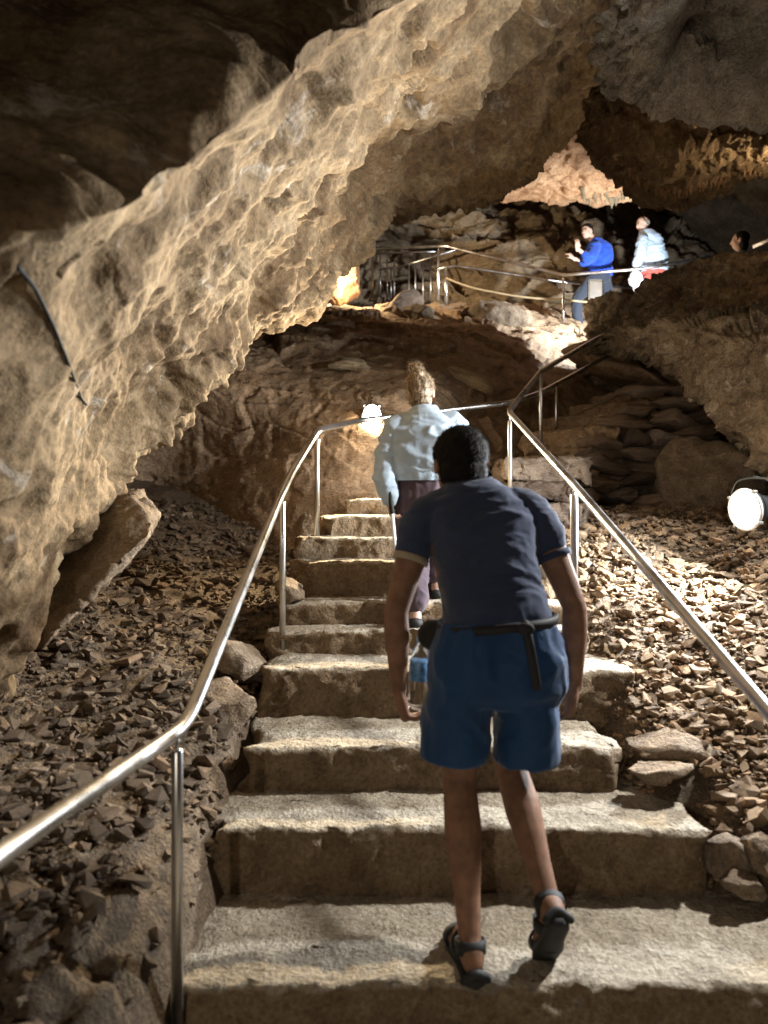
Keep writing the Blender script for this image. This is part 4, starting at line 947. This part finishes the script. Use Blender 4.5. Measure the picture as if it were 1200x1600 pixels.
loft(bm, [((.374, 2.425, .985), X_ * .176, Y_ * .132), ((.370, 2.43, 1.04), X_ * .170, Y_ * .128), ((.354, 2.47, 1.13), X_ * .168, Y_ * .130), ((.342, 2.525, 1.24), X_ * .175, Y_ * .137), ((.335, 2.56, 1.345), X_ * .190, Y_ * .125), ((.326, 2.575, 1.405), X_ * .165, Y_ * .115), ((.316, 2.59, 1.452), X_ * .112, Y_ * .098), ((.308, 2.605, 1.482), X_ * .072, Y_ * .070)], 28, 2.6)
limb(bm, [(.20, 2.57, 1.388), shL + Vector((-.006, 0, -.02)), shL.lerp(elL, .36)], [.068, .069, .061]); limb(bm, [(.47, 2.57, 1.388), shR + Vector((.004, 0, -.02)), shR.lerp(elR, .36)], [.068, .069, .061])
weld('shirt', bm, M['navy'], man, 0.007, 4, 0.008, (6, 6, 15), 5)
bm = bmesh.new(); cc = [Vector((.308 + .068 * math.cos(6.28318 * k / 24), 2.606 + .066 * math.sin(6.28318 * k / 24), 1.486 + .006 * math.sin(6.28318 * k / 24))) for k in range(25)]
tube_mesh('c', cc, .009, 8, 0, bm=bm); link('collar', bm_mesh('collar', bm), M['navy'], man)
for s, e in ((shL, elL), (shR, elR)):
    q = s.lerp(e, .455); t = (e - s).normalized(); bm = bmesh.new(); tube_mesh('x', [q - t * .012, q + t * .010], .0625, 22, 0, bm=bm); link('sleeve_trim', bm_mesh('sleeve_trim', bm), M['trim' if s is shL else 'navy'], man)
bm = bmesh.new()   # shorts
loft(bm, [((.365, 2.425, .755), X_ * .205, Y_ * .13), ((.368, 2.425, .80), X_ * .222, Y_ * .155), ((.370, 2.425, .90), X_ * .220, Y_ * .160), ((.370, 2.425, .98), X_ * .197, Y_ * .145), ((.370, 2.425, 1.01), X_ * .188, Y_ * .138)], 28, 2.5)
for h, k_, cx_, cw in ((hipL, knL, .235, .108), (hipR, knR, .468, .098)):
    loft(bm, [((cx_ + .02 * (1 if cx_ < .3 else -1), 2.425, .80), X_ * .105, Y_ * .14), ((cx_, 2.425, .70), X_ * cw, Y_ * .125), ((cx_ - .006, 2.415, .575 if cx_ < .3 else .565), X_ * (cw + .004), Y_ * .120)], 24, 2.3)
weld('shorts', bm, M['shorts'], man, 0.007, 4, 0.009, (8, 8, 5), 9)
bm = bmesh.new()   # waist strap with a hanging tail and a small pouch in front
ring = []
for k in range(49):
    th = 6.28318 * k / 48; ring.append(Vector((.372 + .193 * math.cos(th), 2.425 + .154 * math.sin(th), 1.012 + .012 * math.cos(th) - .012 * max(0, math.cos(th + 3.0)))))
prev = None
for q in ring:
    n_ = Vector((q.x - .37, (q.y - 2.425) * 1.3, 0)).normalized(); cur = [bm.verts.new(q + n_ * a + Z_ * b) for a, b in ((-.010, -.014), (.005, -.014), (.005, .014), (-.010, .014))]
    if prev:
        for k in range(4): bm.faces.new((prev[k], prev[(k + 1) % 4], cur[(k + 1) % 4], cur[k]))
    prev = cur
strap = link('waist_strap', bm_mesh('waist_strap', bm), M['black'], man)
tp0 = Vector((.435, 2.268, 1.012)); bm = bmesh.new(); limb(bm, [tp0 + Vector((0, .01, .01)), tp0 + Vector((.012, -.012, -.06)), tp0 + Vector((.032, -.008, -.175))], [.016, .015, .015], 10, flat=(Y_, .25)); link('strap_tail', bm_mesh('strap_tail', bm), M['black'], strap)
bm = bmesh.new(); ell(bm, (.435, 2.270, 1.010), (.028, .010, .020)); link('buckle', bm_mesh('buckle', bm), M['sole'], strap)
bm = bmesh.new(); ell(bm, (.175, 2.49, .955), (.060, .075, .052)); weld('pouch', bm, M['black'], man, .008, 1, .004, (15, 15, 15))
for a, fd, lift in FEET:   # sandals: sole and straps
    sx = fd.cross(Z_).normalized(); uz = sx.cross(fd).normalized(); heel = a - uz * .095 - fd * .075
    bm = bmesh.new(); loft(bm, [(heel + fd * t * .285 + uz * (.012), sx * wdt, uz * .014) for t, wdt in ((0, .012), (.04, .030), (.15, .037), (.4, .036), (.7, .048), (.9, .040), (.98, .022))], 18, 3)
    so = link('sandal', bm_mesh('sandal', bm), M['sole'], man)
    def band(q, dr, rx, rz, wd):
        b = bmesh.new(); pr = None
        for k in range(25):
            th = 6.28318 * k / 24; c_ = q + sx * rx * math.cos(th) + dr.cross(sx) * rz * math.sin(th); o_ = (c_ - q).normalized()
            cur = [b.verts.new(c_ + o_ * i_ + dr * j_) for i_, j_ in ((-.003, -wd), (.005, -wd), (.005, wd), (-.003, wd))]
            if pr:
                for m_ in range(4): b.faces.new((pr[m_], pr[(m_ + 1) % 4], cur[(m_ + 1) % 4], cur[m_]))
            pr = cur
        link('strap', bm_mesh('strap', b), M['sole'], so)
    band(a + uz * -.012 - fd * .0, (uz * .96 + fd * .25).normalized(), .041, .044, .019); band(heel + fd * .125 + uz * .055, (fd * .8 - uz * .6).normalized(), .043, .045, .016); band(heel + fd * .205 + uz * .035, fd, .048, .036, .014)
    bm = bmesh.new(); limb(bm, [heel + fd * .012 + sx * .034 + uz * .02, heel + fd * .006 + uz * .040, heel + fd * .012 - sx * .034 + uz * .02], [.013, .014, .013], 10); link('heel_strap', bm_mesh('heel_strap', bm), M['sole'], so)
# water bottle held in the left hand
bc = Vector((.115, 2.575, .685)); bot = empty('water_bottle', bc); tag(bot, 'clear plastic water bottle with a blue label in the hand of the navy shirted walker', 'bottle')
bt = Matrix.Translation(bc) @ Matrix.Rotation(0.06, 4, 'Y') @ Matrix.Rotation(-math.pi / 2, 4, 'X')
bm = bmesh.new(); lathe_bm(bm, [(.020, .0), (.030, .003), (.034, .015), (.032, .03), (.034, .045), (.032, .06), (.034, .075), (.034, .15), (.033, .16), (.034, .17), (.026, .20), (.014, .222), (.0135, .235)], bt); link('bottle_body', bm_mesh('bottle_body', bm), M['clear'], bot)
bm = bmesh.new(); lathe_bm(bm, [(.0345, .10), (.0352, .102), (.0352, .168), (.0345, .17)], bt); link('bottle_label', bm_mesh('bottle_label', bm), M['label'], bot)
bm = bmesh.new(); lathe_bm(bm, [(.0155, .232), (.016, .234), (.016, .250), (.014, .252)], bt); link('cap', bm_mesh('cap', bm), M['label'], bot)

# --- the second walker on the steps: pale jacket, hair pinned up
wom = empty('person', (0.24, 4.15, 0.78)); tag(wom, 'person with pinned up blonde hair in a pale blue jacket climbing near the lamp', 'person')
wh = Vector((0.212, 4.24, 2.055)); sL, sR = Vector((0.075, 4.2, 1.845)), Vector((0.405, 4.2, 1.845)); eL, eR = Vector((0.005, 4.14, 1.60)), Vector((0.475, 4.16, 1.62)); vL, vR = Vector((0.035, 4.10, 1.43)), Vector((0.455, 4.34, 1.47))
hL, hR = Vector((0.155, 4.2, 1.40)), Vector((0.30, 4.2, 1.40)); kL, kR = Vector((0.165, 4.13, 1.09)), Vector((0.31, 4.28, 1.16)); fL, fR = Vector((0.165, 3.93, .85)), Vector((0.30, 4.20, .97))
bm = bmesh.new()
loft(bm, [((.228, 4.2, 1.36), X_ * .14, Y_ * .10), ((.23, 4.2, 1.52), X_ * .13, Y_ * .09), ((.235, 4.2, 1.70), X_ * .15, Y_ * .10), ((.237, 4.2, 1.82), X_ * .16, Y_ * .09), ((.23, 4.2, 1.90), X_ * .07, Y_ * .06)])
limb(bm, [(.23, 4.2, 1.87), (.215, 4.225, 1.98)], [.052, .048]); Pw, Rw = head(bm, wh, (.28, .92, .05), (-.02, -.02, 1), .97)
for h, k_, a in ((hL, kL, fL), (hR, kR, fR)): limb(bm, [h, k_], [.078, .052]); limb(bm, [k_, k_.lerp(a, .35) - Y_ * .01, a], [.05, .05, .033]); limb(bm, [a, a + Vector((0, -.02, -.045)), a + Vector((0, .14, -.055))], [.034, .034, .028])
for s, e, v in ((sL, eL, vL), (sR, eR, vR)): limb(bm, [s, e], [.05, .038]); limb(bm, [e, v], [.036, .026])
hand(bm, vL, (.1, .1, -1), (1, 0, 0), (0, 1, 0), .8, .9); hand(bm, vR, (0, .5, -.8), (-1, 0, 0), (0, 1, 0), .5, .9)
weld('body', bm, M['skinpale'], wom, .008, 3)
bm = bmesh.new()
loft(bm, [((.236, 4.20, 1.585), X_ * .205, Y_ * .14), ((.236, 4.20, 1.605), X_ * .210, Y_ * .145), ((.236, 4.20, 1.64), X_ * .212, Y_ * .148), ((.237, 4.2, 1.74), X_ * .215, Y_ * .15), ((.238, 4.2, 1.83), X_ * .20, Y_ * .14), ((.236, 4.2, 1.90), X_ * .125, Y_ * .10), ((.228, 4.21, 1.945), X_ * .075, Y_ * .075), ((.225, 4.215, 1.965), X_ * .072, Y_ * .072)], 28, 2.5)
for s, e, v in ((sL, eL, vL), (sR, eR, vR)): limb(bm, [s + (s - Vector((.236, 4.2, 1.85))) * -.35 + Z_ * .02, s, e, e.lerp(v, .85)], [.068, .076, .068, .047])
weld('jacket', bm, M['jacket'], wom, .0075, 3, .013, (5.0, 5.0, 10), 2)
bm = bmesh.new(); loft(bm, [((.236, 4.20, z_), X_ * (r_ + .197), Y_ * (.137 + r_)) for z_, r_ in ((1.545, 0), (1.552, .004), (1.575, .007), (1.60, .006), (1.612, .0))], 96, 2.4)
for v_ in bm.verts:
    c_ = Vector((v_.co.x - .236, v_.co.y - 4.2, 0)); a_ = math.atan2(c_.y, c_.x); v_.co += c_.normalized() * .004 * math.sin(a_ * 48)
link('waistband', bm_mesh('waistband', bm), M['jacket'], wom)
bm = bmesh.new(); loft(bm, [((.232, 4.2, 1.34), X_ * .175, Y_ * .13), ((.233, 4.2, 1.45), X_ * .180, Y_ * .135), ((.235, 4.2, 1.58), X_ * .165, Y_ * .12)], 24, 2.3)
for h, k_, a in ((hL, kL, fL), (hR, kR, fR)): limb(bm, [h + Z_ * .02, k_, a + Z_ * .05], [.098, .082, .066])
weld('trousers', bm, M['plum'], wom, .009, 3, .010, (10, 10, 4), 4)
bm = bmesh.new(); ell(bm, Pw(0, -.022, .030), (.080, .098, .088), Rw); ell(bm, Pw(0, -.055, -.030), (.066, .055, .060), Rw); ell(bm, Pw(0, -.06, .085), (.045, .050, .052), Rw)
for k in range(9): a_ = k * .7; limb(bm, [Pw(.02 * math.cos(a_), -.06, .09), Pw(.032 * math.cos(a_) - .012, -.065 + .02 * math.sin(a_), .125 + .012 * (k % 3)), Pw(.02 * math.cos(a_) - .02, -.06, .148 + .010 * (k % 2))], [.014, .010, .004], 8)
ho = weld('hair', bm, M['blonde'], wom, .006, 1, .004, (60, 60, 12), 8)
strands(ho, 3000, .030, .0022, lambda p: np.array(Pw(0, -.06, .14)[:]) - p, 2, .07)
for a in (fL, fR):
    bm = bmesh.new(); limb(bm, [a + Vector((0, -.045, -.062)), a + Vector((0, .05, -.060)), a + Vector((0, .17, -.065))], [.040, .042, .034], flat=(Z_, .75)); link('shoe', bm_mesh('shoe', bm), M['sole'], wom)
st = [Vector((0.030, 4.07, 1.50)), Vector((0.045, 4.05, 1.36)), Vector((0.085, 4.02, 0.90))]
stick = empty('walking_stick', st[2]); tag(stick, 'thin white walking stick held by the blonde walker', 'walking stick')
link('shaft', tube_mesh('shaft', st[1:], 0.0105, 10, 0), M['white'], stick); link('grip', tube_mesh('grip', st[:2], 0.016, 10, 0, radii=[.012, .017, .014]), M['sole'], stick); link('tip', tube_mesh('tip', [st[2] + Vector((-.003, .002, .03)), st[2]], .014, 10, 0), M['sole'], stick)

# --- the walker in royal blue on the upper walkway, leaning on the rock
bl = empty('person', at(908, 520, 11.3)); tag(bl, 'person in royal blue jumper striding along the upper walkway with raised hands', 'person')
Q = lambda px, py, dy=0.0: at(px, py, 11.45 + dy)
bm = bmesh.new(); hb_ = Q(917, 362)
loft(bm, [(Q(935, 437), X_ * .15, Y_ * .12), (Q(937, 420), X_ * .14, Y_ * .11), (Q(938, 400), X_ * .16, Y_ * .12), (Q(936, 385), X_ * .16, Y_ * .11), (Q(930, 374), X_ * .07, Y_ * .07)])
limb(bm, [Q(930, 378), Q(920, 366)], [.055, .052]); Pb, Rb = head(bm, hb_, (-.72, -.68, -.10), (-.12, 0, 1), 1.0)
LG = ((Q(928, 436, -.05), Q(902, 470, -.12), Q(905, 511, -.1)), (Q(942, 436, .05), Q(953, 472, .05), Q(972, 505, .15)))
for h, k_, a in LG: limb(bm, [h, k_], [.085, .058]); limb(bm, [k_, k_.lerp(a, .35), a], [.055, .056, .036])
AR = ((Q(929, 386, -.14), Q(921, 404, -.26), Q(902, 388, -.30)), (Q(938, 386, .05), Q(915, 408, -.05), Q(896, 404, -.12)))
for s, e, v in AR: limb(bm, [s, e], [.052, .04]); limb(bm, [e, v], [.038, .027])
hand(bm, AR[0][2], (.02, -.1, 1), (-.3, .9, 0), (1, 0, 0), .25, 1.05, .5, .10); hand(bm, AR[1][2], (-.5, 0, .6), (-.7, .6, 0), (0, -1, 1), .4, 1.05)
weld('body', bm, M['skinpale'], bl, .010, 2); face_bits(bl, Pb, Rb)
bm = bmesh.new(); ell(bm, Pb(0, -.025, .052), (.082, .094, .078), Rb); ell(bm, Pb(0, -.06, -.01), (.072, .055, .07), Rb); weld('hair', bm, M['hairblack'], bl, .010, 2, .004, (40, 40, 40))
bm = bmesh.new(); loft(bm, [(Q(938, 431), X_ * .175, Y_ * .15), (Q(938, 415), X_ * .178, Y_ * .15), (Q(938, 400), X_ * .185, Y_ * .15), (Q(936, 386), X_ * .18, Y_ * .14), (Q(931, 375), X_ * .09, Y_ * .085)], 24, 2.4)
for s, e, v in AR: limb(bm, [s, e, e.lerp(v, .35)], [.085, .085, .055])
weld('jumper', bm, M['royal'], bl, .012, 2, .016, (7, 7, 7), 6)
bm = bmesh.new(); loft(bm, [(Q(935, 444), X_ * .17, Y_ * .14), (Q(937, 428), X_ * .165, Y_ * .135)], 20, 2.3)
for h, k_, a in LG: limb(bm, [h, k_, a], [.112, .085, .066])
weld('trousers', bm, M['slate'], bl, .012, 3, .010, (8, 8, 5), 7)
for h, k_, a in LG:
    bm = bmesh.new(); limb(bm, [a + Vector((.05, 0, -.05)), a + Vector((-.16, -.04, -.07))], [.052, .045], flat=(Z_, .8)); link('shoe', bm_mesh('shoe', bm), M['sole'], bl)

# --- the walker in the white jacket behind the outcrop
wj = empty('person', at(1015, 520, 11.2)); tag(wj, 'balding person in white jacket and coral shorts holding a bag on the walkway', 'person')
Q = lambda px, py, dy=0.0: at(px, py, 11.2 + dy)
bm = bmesh.new()
loft(bm, [(Q(1020, 438), X_ * .14, Y_ * .13), (Q(1021, 415), X_ * .14, Y_ * .12), (Q(1018, 390), X_ * .16, Y_ * .13), (Q(1014, 370), X_ * .15, Y_ * .11), (Q(1008, 361), X_ * .06, Y_ * .06)])
limb(bm, [Q(1010, 366), Q(1005, 356)], [.056, .054]); Pj, Rj = head(bm, Q(1004, 350), (-.93, -.12, -.25), (-.22, 0, 1), .98)
LG = ((Q(1013, 440, -.08), Q(1008, 480, -.1), Q(1010, 520)), (Q(1028, 440, .08), Q(1032, 480, .08), Q(1036, 520)))
for h, k_, a in LG: limb(bm, [h, k_], [.085, .058]); limb(bm, [k_, a], [.055, .036])
AR = ((Q(1004, 376, -.16), Q(1001, 398, -.22), Q(993, 416, -.24)), (Q(1026, 376, .14), Q(1032, 402, .16), Q(1022, 420, .0)))
for s, e, v in AR: limb(bm, [s, e], [.052, .04]); limb(bm, [e, v], [.038, .027])
hand(bm, AR[0][2], (-.1, 0, -1), (1, 0, 0), (-.2, -1, 0), .8, 1.0); hand(bm, AR[1][2], (-.6, 0, -.6), (0, -1, 0), (0, 0, 1), .5, 1.0)
weld('body', bm, M['skinpale'], wj, .011, 2); face_bits(wj, Pj, Rj, .98)
bm = bmesh.new(); limb(bm, [Pj(-.076, .03, .085), Pj(-.079, -.008, .03), Pj(-.070, -.05, -.04)], [.006, .007, .006], 8); link('headset_band', bm_mesh('headset_band', bm), M['black'], wj)
bm = bmesh.new(); ell(bm, Pj(0, -.055, .005), (.077, .058, .055), Rj); weld('hair', bm, plain_mat('grey_hair', (.30, .26, .22), .6, var=.3, scale=80), wj, .010, 1)
bm = bmesh.new(); loft(bm, [(Q(1022, 424), X_ * .185, Y_ * .16), (Q(1022, 408), X_ * .195, Y_ * .165), (Q(1019, 390), X_ * .19, Y_ * .165), (Q(1015, 372), X_ * .165, Y_ * .14), (Q(1009, 361), X_ * .085, Y_ * .085)], 24, 2.4)
for s, e, v in AR: limb(bm, [s, e, e.lerp(v, .8)], [.085, .078, .052])
weld('jacket', bm, M['jacket'], wj, .012, 2, .016, (6, 6, 9), 12)
bm = bmesh.new(); loft(bm, [(Q(1021, 447), X_ * .175, Y_ * .15), (Q(1021, 424), X_ * .165, Y_ * .145)], 20, 2.3)
for h, k_, a in LG: limb(bm, [h, k_], [.115, .09])
weld('shorts', bm, M['coral'], wj, .012, 3, .010, (8, 8, 5), 3)
bag = empty('carrier_bag', Q(992, 455, -.26)); tag(bag, 'crumpled white carrier bag held by the person in coral shorts', 'bag')
bm = bmesh.new(); ell(bm, Q(993, 436, -.26), (.085, .07, .11)); ell(bm, Q(998, 446, -.24), (.07, .06, .10)); weld('bag_body', bm, M['white'], bag, .010, 1, .022, (12, 12, 9), 1)
bm = bmesh.new(); limb(bm, [Q(993, 432, -.26), Q(993, 420, -.25)], [.03, .012], 10); link('bag_neck', bm_mesh('bag_neck', bm), M['white'], bag)

# --- the half hidden walker at the right edge
hd = empty('person', at(1160, 526, 9.9)); tag(hd, 'half hidden dark haired person at the right edge with only a sliver of face lit', 'person')
Q = lambda px, py, dy=0.0: at(px, py + 6, 9.9 + dy)
bm = bmesh.new(); loft(bm, [(Q(1162, 470), X_ * .15, Y_ * .11), (Q(1162, 430), X_ * .15, Y_ * .11), (Q(1160, 404), X_ * .17, Y_ * .11), (Q(1156, 391), X_ * .07, Y_ * .07)])
limb(bm, [Q(1156, 394), Q(1155, 380)], [.05, .05]); Ph, Rh = head(bm, Q(1155, 370), (-.9, .35, 0), (0, 0, 1), 1.0)
AH = (Q(1174, 405, -.1), Q(1182, 440, -.12), Q(1178, 468, -.2)); limb(bm, [AH[0], AH[1]], [.05, .04]); limb(bm, [AH[1], AH[2]], [.038, .027]); hand(bm, AH[2], (0, -.3, -1), (0, 0, -1), (0, -1, 0), .6)
for sx in (-8, 8): limb(bm, [Q(1162 + sx, 470), Q(1162 + sx, 520), Q(1162 + sx, 572)], [.085, .058, .04])
weld('body', bm, M['skinpale'], hd, .012, 2)
bm = bmesh.new(); ell(bm, Ph(0, -.03, .035), (.086, .100, .088), Rh); ell(bm, Ph(0, -.05, -.06), (.085, .065, .10), Rh); weld('hair', bm, M['hairblack'], hd, .012, 1, .004, (40, 40, 20))
bm = bmesh.new(); loft(bm, [(Q(1162, 480), X_ * .18, Y_ * .14), (Q(1162, 430), X_ * .18, Y_ * .14), (Q(1160, 405), X_ * .19, Y_ * .13), (Q(1157, 394), X_ * .09, Y_ * .09)], 24, 2.4); limb(bm, [AH[0], AH[1], AH[1].lerp(AH[2], .7)], [.08, .07, .05]); weld('jacket', bm, M['slate'], hd, .014, 2, .012, (7, 7, 7))
bm = bmesh.new(); loft(bm, [(Q(1157, 397), X_ * .092, Y_ * .092), (Q(1156, 388), X_ * .075, Y_ * .075)], 20, 2.2); link('collar', bm_mesh('collar', bm), M['jacket'], hd)
